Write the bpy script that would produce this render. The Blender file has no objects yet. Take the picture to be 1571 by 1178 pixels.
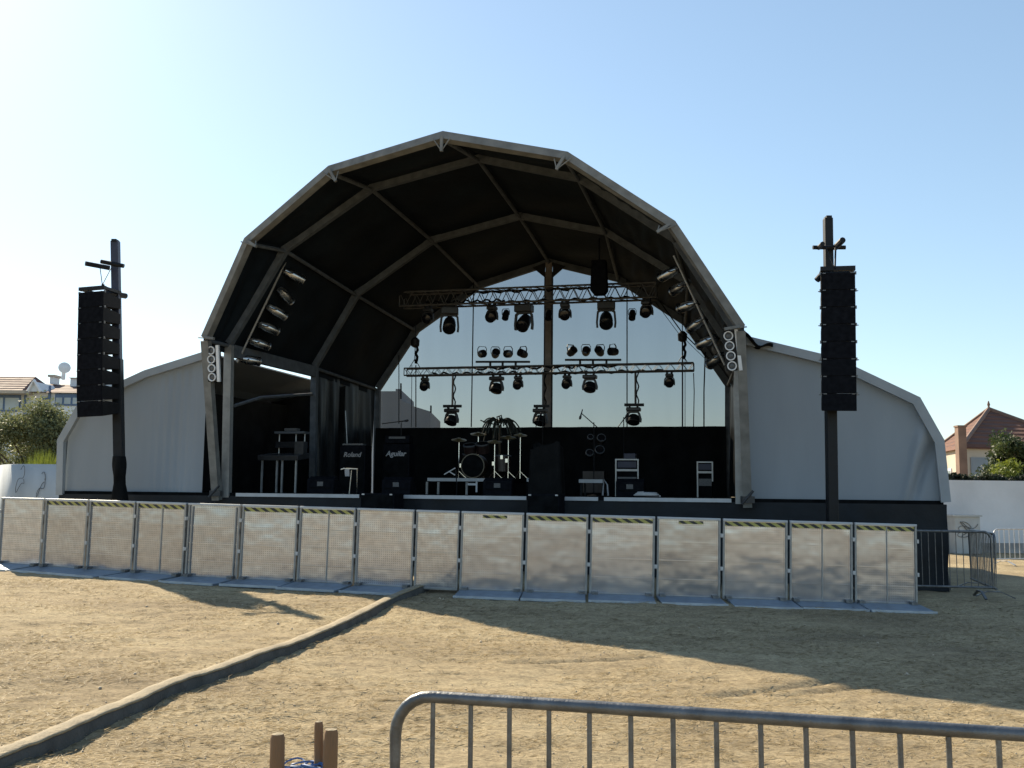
import bpy, math, random
import numpy as np
from mathutils import Vector, Matrix, Euler
random.seed(7); RNG = np.random.default_rng(11)
SC = bpy.context.scene; COL = SC.collection
R_ = math.radians
PI = math.pi

# ------------------------------------------------------------------ camera, sky, sun, exposure
EYE = 1.70; FPX = 1527.0; TH = math.atan(166 / FPX); RO = R_(0.6)
cam_d = bpy.data.cameras.new('camera'); cam = bpy.data.objects.new('camera', cam_d); COL.objects.link(cam)
cam_d.sensor_width = 36; cam_d.lens = 36 * FPX / 1571; cam_d.clip_start = 0.1; cam_d.clip_end = 3000
CAMROT = Matrix.Rotation(PI / 2 + TH, 3, 'X') @ Matrix.Rotation(RO, 3, 'Z')
cam.location = (0, 0, EYE); cam.rotation_euler = CAMROT.to_euler()
SC.camera = cam
SUN_AZ, SUN_EL = 36.0, 33.0                    # sun behind the stage, to the left
w = bpy.data.worlds.new('World'); SC.world = w; w.use_nodes = True
nt = w.node_tree; bg = nt.nodes['Background']
sky = nt.nodes.new('ShaderNodeTexSky'); sky.sky_type = 'NISHITA'; sky.sun_disc = False
sky.sun_elevation = R_(SUN_EL); sky.sun_rotation = R_(-SUN_AZ)
sky.air_density = 1.0; sky.dust_density = 0.35; sky.ozone_density = 1.0; sky.altitude = 100
gm = nt.nodes.new('ShaderNodeGamma'); gm.inputs[1].default_value = 0.74        # hazy evening air: softer fall-off away from the sun
tn = nt.nodes.new('ShaderNodeMix'); tn.data_type = 'RGBA'; tn.blend_type = 'MULTIPLY'; tn.inputs[0].default_value = 1.0; tn.inputs[7].default_value = (0.90, 1.0, 1.035, 1)
nt.links.new(sky.outputs[0], gm.inputs[0]); nt.links.new(gm.outputs[0], tn.inputs[6]); nt.links.new(tn.outputs[2], bg.inputs[0]); bg.inputs[1].default_value = 0.118
sl = bpy.data.lights.new('sun', 'SUN'); sl.energy = 4.6; sl.angle = R_(0.5); sl.color = (1.0, 0.87, 0.66)
sun = bpy.data.objects.new('sun', sl); COL.objects.link(sun)
sd = Vector((math.sin(R_(SUN_AZ)) * math.cos(R_(SUN_EL)), -math.cos(R_(SUN_AZ)) * math.cos(R_(SUN_EL)), -math.sin(R_(SUN_EL))))
sun.rotation_euler = sd.to_track_quat('-Z', 'Y').to_euler(); sun.location = (-30, 40, 30)
SC.view_settings.view_transform = 'Standard'; SC.view_settings.look = 'None'
SC.view_settings.exposure = 1.16; SC.view_settings.gamma = 1.0
SC.cycles.max_bounces = 8; SC.cycles.transparent_max_bounces = 16

# ------------------------------------------------------------------ where things stand
def ray(px, py): return CAMROT @ Vector(((px - 785.5) / FPX, (589 - py) / FPX, -1))
def P(px, py, Y):
    d = ray(px, py); return Vector((0, 0, EYE)) + d * (Y / d.y)
def gz(X, Y):                                   # the lot falls gently from left to right
    return 0.35 * np.tanh((0.012 * np.minimum(Y, 30) - 0.02 * np.clip(X, -25, 25)) / 0.35) * 1.0
def G(px, py, up=0.0):
    z = 0.0
    for _ in range(30):
        d = ray(px, py); p = Vector((0, 0, EYE)) + d * ((z - EYE) / d.z); z = float(gz(p.x, p.y)) + up
    return p
YAW = R_(13.5)
U = Vector((math.cos(YAW), -math.sin(YAW), 0)); V = Vector((math.sin(YAW), math.cos(YAW), 0)); Z = Vector((0, 0, 1))
O = Vector((7.6, 17.5, 0)) - U * 8.4
def W(u, v, z): return O + U * u + V * v + Z * z
def SW(px, py, v):                              # point of the stage plane v seen at a photo position
    d = ray(px, py); c = Vector((0, 0, EYE)); t = (v - (c - O).dot(V)) / d.dot(V); return c + d * t
def SU(px, py, v):
    p = SW(px, py, v); return (p - O).dot(U), p.z
DECK = 1.63

# ------------------------------------------------------------------ mesh helpers
class MB:
    def __init__(s): s.v = []; s.f = []
    def add(s, vs, fs):
        n = len(s.v); s.v += [tuple(x) for x in vs]; s.f += [tuple(i + n for i in f) for f in fs]; return s
    def box(s, c, d, rot=None):
        c = Vector(c); h = Vector(d) * 0.5; vs = []
        for x in (-1, 1):
            for y in (-1, 1):
                for z in (-1, 1):
                    q = Vector((x * h.x, y * h.y, z * h.z))
                    if rot is not None: q = rot @ q
                    vs.append(c + q)
        return s.add(vs, [(0, 1, 3, 2), (4, 6, 7, 5), (0, 4, 5, 1), (2, 3, 7, 6), (0, 2, 6, 4), (1, 5, 7, 3)])
    def sweep(s, pts, sec, ref, closed_caps=True):
        pts = [Vector(p) for p in pts]; n = len(sec); vs = []; L = len(pts); ref = Vector(ref)
        for i, p in enumerate(pts):
            a = (p - pts[i - 1]).normalized() if i else (pts[1] - p).normalized()
            b = (pts[i + 1] - p).normalized() if i < L - 1 else a
            t = (a + b).normalized(); k = 1 / max(0.4, a.dot(t))
            r = (ref - t * ref.dot(t)).normalized(); up = t.cross(r)
            for (x, y) in sec: vs.append(p + r * x + up * y * k)
        fs = []
        for i in range(L - 1):
            for j in range(n):
                fs.append((i * n + j, i * n + (j + 1) % n, (i + 1) * n + (j + 1) % n, (i + 1) * n + j))
        if closed_caps: fs += [tuple(range(n))[::-1], tuple((L - 1) * n + j for j in range(n))]
        return s.add(vs, fs)
    def beam(s, pts, wd, ht, ref):
        a, b = wd / 2, ht / 2
        return s.sweep(pts, [(-a, -b), (a, -b), (a, b), (-a, b)], ref)
    def tube(s, pts, r, n=8):
        pts = [Vector(p) for p in pts]; d = (pts[-1] - pts[0])
        d = d.normalized() if d.length > 1e-6 else Vector((0, 0, 1))
        ref = Vector((0, 0, 1)) if abs(d.z) < 0.9 else Vector((0.3, 1, 0))
        return s.sweep(pts, [(r * math.cos(2 * PI * i / n), r * math.sin(2 * PI * i / n)) for i in range(n)], ref)
    def lathe(s, prof, o, ax, n=16, caps=3):
        o = Vector(o); ax = Vector(ax).normalized()
        a = ax.orthogonal().normalized(); b = ax.cross(a); vs = []; fs = []
        for (r, h) in prof:
            for i in range(n):
                t = 2 * PI * i / n; vs.append(o + ax * h + (a * math.cos(t) + b * math.sin(t)) * max(r, 1e-4))
        for k in range(len(prof) - 1):
            for i in range(n):
                j = (i + 1) % n; fs.append((k * n + i, k * n + j, (k + 1) * n + j, (k + 1) * n + i))
        if caps & 1: fs.append(tuple(range(n))[::-1])
        if caps & 2: fs.append(tuple((len(prof) - 1) * n + i for i in range(n)))
        return s.add(vs, fs)
    def prism(s, poly, off):
        poly = [Vector(p) for p in poly]; off = Vector(off); n = len(poly)
        return s.add(poly + [p + off for p in poly],
                     [tuple(range(n))[::-1], tuple(range(n, 2 * n))] + [(i, (i + 1) % n, n + (i + 1) % n, n + i) for i in range(n)])
    def grid(s, fn, nu, nv):
        vs = [fn(i / nu, j / nv) for i in range(nu + 1) for j in range(nv + 1)]
        fs = [(i * (nv + 1) + j, (i + 1) * (nv + 1) + j, (i + 1) * (nv + 1) + j + 1, i * (nv + 1) + j + 1) for i in range(nu) for j in range(nv)]
        return s.add(vs, fs)
    def build(s, name, mat, parent=None, smooth=False, bevel=0.0, solid=0.0):
        org = ORG.get(parent.name, Vector()) if parent is not None else Vector()
        me = bpy.data.meshes.new(name)
        me.from_pydata([tuple(Vector(p) - org) for p in s.v], [], s.f)
        me.validate(); me.update()
        import bmesh
        bm = bmesh.new(); bm.from_mesh(me); bmesh.ops.recalc_face_normals(bm, faces=bm.faces); bm.to_mesh(me); bm.free()
        if smooth:
            me.polygons.foreach_set('use_smooth', [True] * len(me.polygons))
            me.set_sharp_from_angle(angle=R_(40))
        me.materials.append(mat)
        o = bpy.data.objects.new(name, me); COL.objects.link(o)
        if parent is not None: o.parent = parent; ORG[o.name] = org
        if solid: md = o.modifiers.new('thick', 'SOLIDIFY'); md.thickness = solid; md.offset = 0
        if bevel: md = o.modifiers.new('bevel', 'BEVEL'); md.width = bevel; md.segments = 2; md.limit_method = 'ANGLE'
        return o
ORG = {}
def tag(o, label=None, cat=None, group=None, kind=None):
    if cat and not kind: kind = 'thing'
    if label: o['label'] = label
    if cat: o['category'] = cat
    if group: o['group'] = group
    if kind: o['kind'] = kind
    return o
def thing(name, label, cat, loc=(0, 0, 0), group=None):
    o = bpy.data.objects.new(name, None); COL.objects.link(o); o.location = loc; o.empty_display_size = 0.2
    ORG[o.name] = Vector(loc); return tag(o, label, cat, group)
def single(mb, name, mat, label, cat, group=None, base=None, **k):      # a thing that is one mesh, its origin at its base
    o = mb.build(name, mat, **k)
    base = Vector(base) if base is not None else Vector(mb.v[0])
    o.data.transform(Matrix.Translation(-base)); o.location = base
    return tag(o, label, cat, group)
def copy_tree(o, parent=None):
    c = o.copy(); COL.objects.link(c)
    if parent is not None: c.parent = parent
    for ch in list(o.children): copy_tree(ch, c)
    return c
def text_mesh(name, s, size, mat, parent, loc, rz, shear=0.0, ext=0.002):
    cu = bpy.data.curves.new('t', 'FONT'); cu.body = s; cu.size = size; cu.align_x = 'CENTER'; cu.align_y = 'CENTER'; cu.shear = shear; cu.extrude = ext; cu.offset = size * 0.02
    t = bpy.data.objects.new('t', cu); COL.objects.link(t); bpy.context.view_layer.update()
    me = bpy.data.meshes.new_from_object(t.evaluated_get(bpy.context.evaluated_depsgraph_get()))
    bpy.data.objects.remove(t)
    me.transform(Matrix.Rotation(rz, 4, 'Z') @ Matrix.Rotation(PI / 2, 4, 'X'))
    me.transform(Matrix.Translation(Vector(loc) - ORG.get(parent.name, Vector()))); me.materials.clear(); me.materials.append(mat)
    o = bpy.data.objects.new(name, me); COL.objects.link(o); o.parent = parent; return o

# ------------------------------------------------------------------ materials
def nd(t, kind, **k):
    n = t.nodes.new(kind)
    for a, b in k.items(): setattr(n, a, b)
    return n
def M(name, col, rough=0.6, metal=0.0, var=0.2, scale=3.0, bump=0.0, bscale=40.0, stretch=(1, 1, 1), spec=0.5, detail=5):
    m = bpy.data.materials.new(name); m.use_nodes = True; t = m.node_tree; b = t.nodes['Principled BSDF']
    tc = nd(t, 'ShaderNodeTexCoord'); mp = nd(t, 'ShaderNodeMapping'); mp.inputs['Scale'].default_value = stretch
    t.links.new(tc.outputs['Object'], mp.inputs[0])
    nz = nd(t, 'ShaderNodeTexNoise'); nz.inputs['Scale'].default_value = scale; nz.inputs['Detail'].default_value = detail
    t.links.new(mp.outputs[0], nz.inputs['Vector'])
    cr = nd(t, 'ShaderNodeValToRGB'); e = cr.color_ramp.elements
    e[0].position = 0.3; e[1].position = 0.72
    e[0].color = tuple(c * (1 - var) for c in col) + (1,); e[1].color = tuple(min(1, c * (1 + var)) for c in col) + (1,)
    t.links.new(nz.outputs['Fac'], cr.inputs[0]); t.links.new(cr.outputs[0], b.inputs['Base Color'])
    mr = nd(t, 'ShaderNodeMapRange'); mr.inputs['To Min'].default_value = max(0.02, rough - 0.1); mr.inputs['To Max'].default_value = min(1, rough + 0.1)
    t.links.new(nz.outputs['Fac'], mr.inputs[0]); t.links.new(mr.outputs[0], b.inputs['Roughness'])
    b.inputs['Metallic'].default_value = metal; b.inputs['Specular IOR Level'].default_value = spec
    if bump:
        n2 = nd(t, 'ShaderNodeTexNoise'); n2.inputs['Scale'].default_value = bscale; n2.inputs['Detail'].default_value = 4
        t.links.new(mp.outputs[0], n2.inputs['Vector'])
        bp = nd(t, 'ShaderNodeBump'); bp.inputs['Strength'].default_value = min(1, bump); bp.inputs['Distance'].default_value = 0.02
        t.links.new(n2.outputs['Fac'], bp.inputs['Height']); t.links.new(bp.outputs[0], b.inputs['Normal'])
    return m
alu = M('aluminium', (0.30, 0.30, 0.29), 0.5, 0.5, 0.2, 6, 0.1, 60)
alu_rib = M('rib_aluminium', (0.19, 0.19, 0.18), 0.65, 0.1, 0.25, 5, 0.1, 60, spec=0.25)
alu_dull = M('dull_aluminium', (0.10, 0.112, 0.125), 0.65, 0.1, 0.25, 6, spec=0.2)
polished = M('polished_metal', (0.46, 0.47, 0.48), 0.28, 1.0, 0.15, 10)
galv = M('galvanised_steel', (0.15, 0.155, 0.16), 0.42, 0.65, 0.3, 14, 0.15, 90)
galv_pale = M('pale_galvanised', (0.50, 0.50, 0.50), 0.5, 0.4, 0.2, 14)
black_metal = M('black_metal', (0.008, 0.0095, 0.012), 0.5, 0.0, 0.35, 8, 0.1, 70, spec=0.25)
black_matt = M('black_matt', (0.009, 0.010, 0.011), 0.9, 0.0, 0.4, 6, spec=0.0)
black_gloss = M('black_lens', (0.012, 0.012, 0.015), 0.12, 0.0, 0.3, 6)
fix_grey = M('fixture_grey', (0.028, 0.03, 0.033), 0.45, 0.0, 0.3, 8)
cloth_black = M('black_cloth', (0.009, 0.0098, 0.0105), 0.85, 0.0, 0.4, 2.5, 0.5, 9, spec=0.08)
lining = M('roof_lining', (0.0115, 0.0165, 0.022), 0.7, 0.0, 0.35, 1.5, 0.5, 5, (1, 1, 1), spec=0.08)
shiny_black = M('shiny_black_sheet', (0.014, 0.016, 0.018), 0.38, 0.0, 0.4, 2.5, 0.4, 5)
skirt_m = M('navy_skirt', (0.009, 0.0125, 0.017), 0.6, 0.0, 0.4, 2.0, 0.8, 5, spec=0.3)
cover_m = M('roof_cover', (0.42, 0.41, 0.38), 0.7, 0.0, 0.15, 2.0, 0.2, 12)
wing_m = M('grey_canvas', (0.275, 0.31, 0.345), 0.8, 0.0, 0.10, 0.9, 0.25, 5, (1, 1, 0.25))
wing_trim = M('canvas_trim', (0.31, 0.34, 0.365), 0.7, 0.0, 0.10, 2.5)
strip_m = M('pale_edge', (0.46, 0.48, 0.50), 0.5, 0.2, 0.12, 4)
brown_steel = M('brown_steel', (0.20, 0.175, 0.16), 0.6, 0.2, 0.25, 5)
white_paint = M('white_paint', (0.72, 0.73, 0.74), 0.5, 0, 0.1, 5)
grey_grille = M('grey_grille', (0.10, 0.105, 0.11), 0.5, 0.3, 0.3, 60)
cab_black = M('cabinet_black', (0.010, 0.011, 0.014), 0.8, 0, 0.3, 12, 0.3, 160, spec=0.0)
cab_side = M('cabinet_side', (0.014, 0.014, 0.015), 0.8, 0, 0.3, 12, spec=0.15)
navy_metal = M('navy_metal', (0.035, 0.04, 0.065), 0.5, 0.2, 0.3, 5)
plate_m = M('blue_grey_plate', (0.20, 0.24, 0.285), 0.5, 0.35, 0.25, 5, 0.2, 50)
plate_pale = M('pale_plate', (0.42, 0.46, 0.50), 0.45, 0.3, 0.2, 5, 0.2, 50)
wood = M('stake_wood', (0.23, 0.13, 0.065), 0.75, 0, 0.4, 9, 0.6, 40, (1, 1, 0.15))
blue_rope = M('blue_rope', (0.07, 0.15, 0.33), 0.6, 0, 0.3, 30)
rubber = M('dark_rubber', (0.065, 0.062, 0.055), 0.8, 0, 0.4, 5, 0.6, 30)
carpet = M('sandy_carpet', (0.30, 0.245, 0.16), 0.95, 0, 0.28, 7, 0.6, 60)
w_wall = M('white_wall', (0.66, 0.66, 0.67), 0.85, 0, 0.12, 0.7, 0.3, 8)
curve_wall = M('weathered_wall', (0.40, 0.44, 0.47), 0.85, 0, 0.2, 0.9, 0.3, 8, (1, 1, 0.3))
grey_box_m = M('grey_box', (0.40, 0.43, 0.44), 0.6, 0, 0.12, 3)
cream = M('cream_render', (0.44, 0.39, 0.32), 0.9, 0, 0.12, 0.6)
front_shade_grey = M('front_shade_grey', (0.24, 0.28, 0.32), 0.9, 0, 0.2, 0.4)  # grey that stands for shade on the cream house front
pale_block = M('pale_block_wall', (0.66, 0.70, 0.73), 0.9, 0, 0.08, 0.3)
brick = M('terracotta', (0.19, 0.12, 0.09), 0.85, 0, 0.25, 1.5)
glass_d = M('window_glass', (0.10, 0.14, 0.17), 0.15, 0, 0.3, 1)
pipe_m = M('blue_pipe', (0.08, 0.14, 0.26), 0.5, 0, 0.2, 3)
bark = M('bark', (0.10, 0.075, 0.05), 0.9, 0, 0.3, 5, 0.5, 20)
ink = M('dark_ink', (0.11, 0.12, 0.13), 0.7, 0, 0.2, 5)
letter = M('pale_letters', (0.42, 0.43, 0.45), 0.4, 0, 0.05, 5)
chrome = M('chrome', (0.75, 0.75, 0.74), 0.2, 1.0, 0.1, 20)
bronze = M('cymbal_bronze', (0.42, 0.32, 0.14), 0.35, 0.9, 0.2, 20)
drum_wood = M('drum_shell', (0.022, 0.013, 0.012), 0.35, 0, 0.3, 8)
haze_wall = M('far_wall', (0.34, 0.37, 0.41), 0.9, 0, 0.08, 0.3)
leafplant = M('dark_fronds', (0.022, 0.028, 0.022), 0.6, 0, 0.4, 6)

def roof_tiles(name, col):
    m = M(name, col, 0.85, 0, 0.22, 1.2); t = m.node_tree; b = t.nodes['Principled BSDF']
    tc = nd(t, 'ShaderNodeTexCoord'); wv = nd(t, 'ShaderNodeTexWave', wave_type='BANDS', bands_direction='Z')
    wv.inputs['Scale'].default_value = 1.15; wv.inputs['Distortion'].default_value = 0.6; wv.inputs['Detail Scale'].default_value = 3
    t.links.new(tc.outputs['Object'], wv.inputs[0])
    bp = nd(t, 'ShaderNodeBump'); bp.inputs['Strength'].default_value = 0.9; bp.inputs['Distance'].default_value = 0.12
    t.links.new(wv.outputs['Fac'], bp.inputs['Height']); t.links.new(bp.outputs[0], b.inputs['Normal']); return m
tiles = roof_tiles('roof_tiles', (0.13, 0.052, 0.030)); tiles2 = roof_tiles('faded_tiles', (0.11, 0.06, 0.052))

def foliage(name, dark, light, warm):
    m = bpy.data.materials.new(name); m.use_nodes = True; t = m.node_tree; b = t.nodes['Principled BSDF']
    tc = nd(t, 'ShaderNodeTexCoord'); nz = nd(t, 'ShaderNodeTexNoise'); nz.inputs['Scale'].default_value = 1.1; nz.inputs['Detail'].default_value = 8
    t.links.new(tc.outputs['Object'], nz.inputs[0]); cr = nd(t, 'ShaderNodeValToRGB'); e = cr.color_ramp.elements
    e[0].position = 0.32; e[0].color = dark + (1,); e[1].position = 0.7; e[1].color = light + (1,); x = e.new(0.55); x.color = warm + (1,)
    t.links.new(nz.outputs['Fac'], cr.inputs[0]); t.links.new(cr.outputs[0], b.inputs['Base Color']); b.inputs['Roughness'].default_value = 0.6
    tr = nd(t, 'ShaderNodeBsdfTranslucent'); t.links.new(cr.outputs[0], tr.inputs[0]); mx = nd(t, 'ShaderNodeMixShader'); mx.inputs[0].default_value = 0.35
    t.links.new(b.outputs[0], mx.inputs[1]); t.links.new(tr.outputs[0], mx.inputs[2]); t.links.new(mx.outputs[0], t.nodes['Material Output'].inputs[0]); return m
leaf_olive = foliage('olive_leaves', (0.10, 0.115, 0.055), (0.25, 0.265, 0.13), (0.175, 0.19, 0.085))
leaf_bright = foliage('bright_leaves', (0.09, 0.12, 0.015), (0.26, 0.28, 0.035), (0.17, 0.20, 0.025))
leaf_dark = foliage('dark_leaves', (0.02, 0.035, 0.014), (0.09, 0.12, 0.035), (0.045, 0.065, 0.02))
leaf_hedge = foliage('hedge_leaves', (0.010, 0.016, 0.009), (0.03, 0.045, 0.018), (0.018, 0.026, 0.012))

def perforated():
    m = bpy.data.materials.new('perforated_sheet'); m.use_nodes = True; t = m.node_tree; b = t.nodes['Principled BSDF']
    tc = nd(t, 'ShaderNodeTexCoord'); oi = nd(t, 'ShaderNodeObjectInfo')
    # rows of punched holes
    sc = nd(t, 'ShaderNodeVectorMath', operation='SCALE'); sc.inputs['Scale'].default_value = 1 / 0.034
    t.links.new(tc.outputs['Object'], sc.inputs[0]); fr = nd(t, 'ShaderNodeVectorMath', operation='FRACTION'); t.links.new(sc.outputs[0], fr.inputs[0])
    su = nd(t, 'ShaderNodeVectorMath', operation='SUBTRACT'); su.inputs[1].default_value = (0.5, 0.5, 0.5); t.links.new(fr.outputs[0], su.inputs[0])
    mu = nd(t, 'ShaderNodeVectorMath', operation='MULTIPLY'); mu.inputs[1].default_value = (1, 0, 1); t.links.new(su.outputs[0], mu.inputs[0])
    ln = nd(t, 'ShaderNodeVectorMath', operation='LENGTH'); t.links.new(mu.outputs[0], ln.inputs[0])
    mr = nd(t, 'ShaderNodeMapRange'); mr.inputs['From Min'].default_value = 0.20; mr.inputs['From Max'].default_value = 0.27; t.links.new(ln.outputs['Value'], mr.inputs[0])
    # large dents, different on every sheet
    ad = nd(t, 'ShaderNodeVectorMath', operation='ADD'); cx = nd(t, 'ShaderNodeCombineXYZ')
    m7 = nd(t, 'ShaderNodeMath', operation='MULTIPLY'); m7.inputs[1].default_value = 50; t.links.new(oi.outputs['Random'], m7.inputs[0])
    t.links.new(m7.outputs[0], cx.inputs[1]); t.links.new(tc.outputs['Object'], ad.inputs[0]); t.links.new(cx.outputs[0], ad.inputs[1])
    mp = nd(t, 'ShaderNodeMapping'); mp.inputs['Scale'].default_value = (1.0, 1.0, 1.5); t.links.new(ad.outputs[0], mp.inputs[0])
    nz = nd(t, 'ShaderNodeTexNoise'); nz.inputs['Scale'].default_value = 1.7; nz.inputs['Detail'].default_value = 2; t.links.new(mp.outputs[0], nz.inputs[0])
    bp = nd(t, 'ShaderNodeBump'); bp.inputs['Strength'].default_value = 0.20; bp.inputs['Distance'].default_value = 0.05; t.links.new(nz.outputs['Fac'], bp.inputs['Height'])
    n3 = nd(t, 'ShaderNodeTexNoise'); n3.inputs['Scale'].default_value = 9; n3.inputs['Detail'].default_value = 6; t.links.new(ad.outputs[0], n3.inputs[0])
    cr = nd(t, 'ShaderNodeValToRGB'); e = cr.color_ramp.elements; e[0].position = 0.3; e[0].color = (0.46, 0.475, 0.52, 1); e[1].position = 0.7; e[1].color = (0.60, 0.62, 0.67, 1)
    t.links.new(n3.outputs['Fac'], cr.inputs[0])
    mx = nd(t, 'ShaderNodeMix', data_type='RGBA'); mx.inputs[6].default_value = (0.31, 0.315, 0.33, 1); t.links.new(mr.outputs[0], mx.inputs[0]); t.links.new(cr.outputs[0], mx.inputs[7])
    hv = nd(t, 'ShaderNodeHueSaturation'); vr = nd(t, 'ShaderNodeMapRange'); vr.inputs['To Min'].default_value = 0.80; vr.inputs['To Max'].default_value = 1.15; t.links.new(oi.outputs['Random'], vr.inputs[0])
    t.links.new(vr.outputs[0], hv.inputs['Value']); t.links.new(mx.outputs[2], hv.inputs['Color']); t.links.new(hv.outputs[0], b.inputs['Base Color']); b.inputs['Metallic'].default_value = 0.72; b.inputs['Roughness'].default_value = 0.16
    t.links.new(bp.outputs[0], b.inputs['Normal']); return m
perf = perforated()
def hazard():
    m = bpy.data.materials.new('hazard_tape'); m.use_nodes = True; t = m.node_tree; b = t.nodes['Principled BSDF']
    tc = nd(t, 'ShaderNodeTexCoord'); sp = nd(t, 'ShaderNodeSeparateXYZ'); t.links.new(tc.outputs['Object'], sp.inputs[0])
    a = nd(t, 'ShaderNodeMath', operation='SUBTRACT'); t.links.new(sp.outputs[0], a.inputs[0])
    z2 = nd(t, 'ShaderNodeMath', operation='MULTIPLY'); z2.inputs[1].default_value = -1.7; t.links.new(sp.outputs[2], z2.inputs[0]); t.links.new(z2.outputs[0], a.inputs[1])
    d = nd(t, 'ShaderNodeMath', operation='DIVIDE'); d.inputs[1].default_value = 0.165; t.links.new(a.outputs[0], d.inputs[0])
    f = nd(t, 'ShaderNodeMath', operation='FRACT'); t.links.new(d.outputs[0], f.inputs[0])
    g = nd(t, 'ShaderNodeMath', operation='GREATER_THAN'); g.inputs[1].default_value = 0.5; t.links.new(f.outputs[0], g.inputs[0])
    nz = nd(t, 'ShaderNodeTexNoise'); nz.inputs['Scale'].default_value = 12; t.links.new(tc.outputs['Object'], nz.inputs[0])
    cr = nd(t, 'ShaderNodeValToRGB'); e = cr.color_ramp.elements; e[0].color = (0.28, 0.27, 0.07, 1); e[1].color = (0.55, 0.50, 0.15, 1); t.links.new(nz.outputs['Fac'], cr.inputs[0])
    mx = nd(t, 'ShaderNodeMix', data_type='RGBA'); mx.inputs[6].default_value = (0.02, 0.022, 0.025, 1); t.links.new(g.outputs[0], mx.inputs[0]); t.links.new(cr.outputs[0], mx.inputs[7])
    t.links.new(mx.outputs[2], b.inputs['Base Color']); b.inputs['Roughness'].default_value = 0.5; return m
tape_m = hazard()
def gauze():
    m = bpy.data.materials.new('gauze'); m.use_nodes = True; t = m.node_tree; b = t.nodes['Principled BSDF']
    b.inputs['Roughness'].default_value = 0.9
    tc = nd(t, 'ShaderNodeTexCoord'); mp = nd(t, 'ShaderNodeMapping'); mp.inputs['Scale'].default_value = (1, 1, 0.12); t.links.new(tc.outputs['Object'], mp.inputs[0])
    nz = nd(t, 'ShaderNodeTexNoise'); nz.inputs['Scale'].default_value = 1.6; nz.inputs['Detail'].default_value = 3; t.links.new(mp.outputs[0], nz.inputs[0])
    cr = nd(t, 'ShaderNodeValToRGB'); e = cr.color_ramp.elements; e[0].color = (0.05, 0.055, 0.06, 1); e[1].color = (0.07, 0.075, 0.08, 1); t.links.new(nz.outputs['Fac'], cr.inputs[0])
    t.links.new(cr.outputs[0], b.inputs['Base Color'])
    tr = nd(t, 'ShaderNodeBsdfTransparent'); tr.inputs[0].default_value = (1, 1, 1, 1)
    mr = nd(t, 'ShaderNodeMapRange'); mr.inputs['To Min'].default_value = 0.67; mr.inputs['To Max'].default_value = 0.73; t.links.new(nz.outputs['Fac'], mr.inputs[0])
    mx = nd(t, 'ShaderNodeMixShader'); t.links.new(mr.outputs[0], mx.inputs[0]); t.links.new(tr.outputs[0], mx.inputs[1]); t.links.new(b.outputs[0], mx.inputs[2])
    t.links.new(mx.outputs[0], t.nodes['Material Output'].inputs[0]); return m
gauze_m = gauze()
def ground_mat():
    m = bpy.data.materials.new('dry_earth'); m.use_nodes = True; t = m.node_tree; b = t.nodes['Principled BSDF']
    tc = nd(t, 'ShaderNodeTexCoord')
    def noise(s, d, st=(1, 1, 1), rough=0.6):
        mp = nd(t, 'ShaderNodeMapping'); mp.inputs['Scale'].default_value = st; t.links.new(tc.outputs['Object'], mp.inputs[0])
        n = nd(t, 'ShaderNodeTexNoise'); n.inputs['Scale'].default_value = s; n.inputs['Detail'].default_value = d; n.inputs['Roughness'].default_value = rough
        t.links.new(mp.outputs[0], n.inputs[0]); return n
    n1 = noise(0.55, 8, (0.6, 1, 1)); n2 = noise(7, 9, (0.55, 1, 1), 0.7); n3 = noise(45, 6, (0.5, 1, 1), 0.75)
    c1 = nd(t, 'ShaderNodeValToRGB'); e = c1.color_ramp.elements; e[0].position = 0.30; e[0].color = (0.29, 0.235, 0.16, 1); e[1].position = 0.68; e[1].color = (0.50, 0.425, 0.29, 1)
    x = e.new(0.5); x.color = (0.42, 0.345, 0.23, 1); t.links.new(n1.outputs['Fac'], c1.inputs[0])
    c2 = nd(t, 'ShaderNodeValToRGB'); e = c2.color_ramp.elements; e[0].position = 0.33; e[0].color = (0.66, 0.63, 0.58, 1); e[1].position = 0.62; e[1].color = (1.08, 1.05, 1.0, 1); t.links.new(n2.outputs['Fac'], c2.inputs[0])
    c3 = nd(t, 'ShaderNodeValToRGB'); e = c3.color_ramp.elements; e[0].position = 0.40; e[0].color = (0.50, 0.48, 0.44, 1); e[1].position = 0.58; e[1].color = (1.1, 1.08, 1.02, 1); t.links.new(n3.outputs['Fac'], c3.inputs[0])
    a = nd(t, 'ShaderNodeMix', data_type='RGBA', blend_type='MULTIPLY'); a.inputs[0].default_value = 0.8; t.links.new(c1.outputs[0], a.inputs[6]); t.links.new(c2.outputs[0], a.inputs[7])
    a2 = nd(t, 'ShaderNodeMix', data_type='RGBA', blend_type='MULTIPLY'); a2.inputs[0].default_value = 0.8; t.links.new(a.outputs[2], a2.inputs[6]); t.links.new(c3.outputs[0], a2.inputs[7])
    t.links.new(a2.outputs[2], b.inputs['Base Color']); b.inputs['Roughness'].default_value = 0.95; b.inputs['Specular IOR Level'].default_value = 0.15
    s = nd(t, 'ShaderNodeMath', operation='ADD'); t.links.new(n2.outputs['Fac'], s.inputs[0]); t.links.new(n3.outputs['Fac'], s.inputs[1])
    bp = nd(t, 'ShaderNodeBump'); bp.inputs['Strength'].default_value = 0.9; bp.inputs['Distance'].default_value = 0.02; t.links.new(s.outputs[0], bp.inputs['Height']); t.links.new(bp.outputs[0], b.inputs['Normal'])
    return m
earth = ground_mat()

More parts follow.
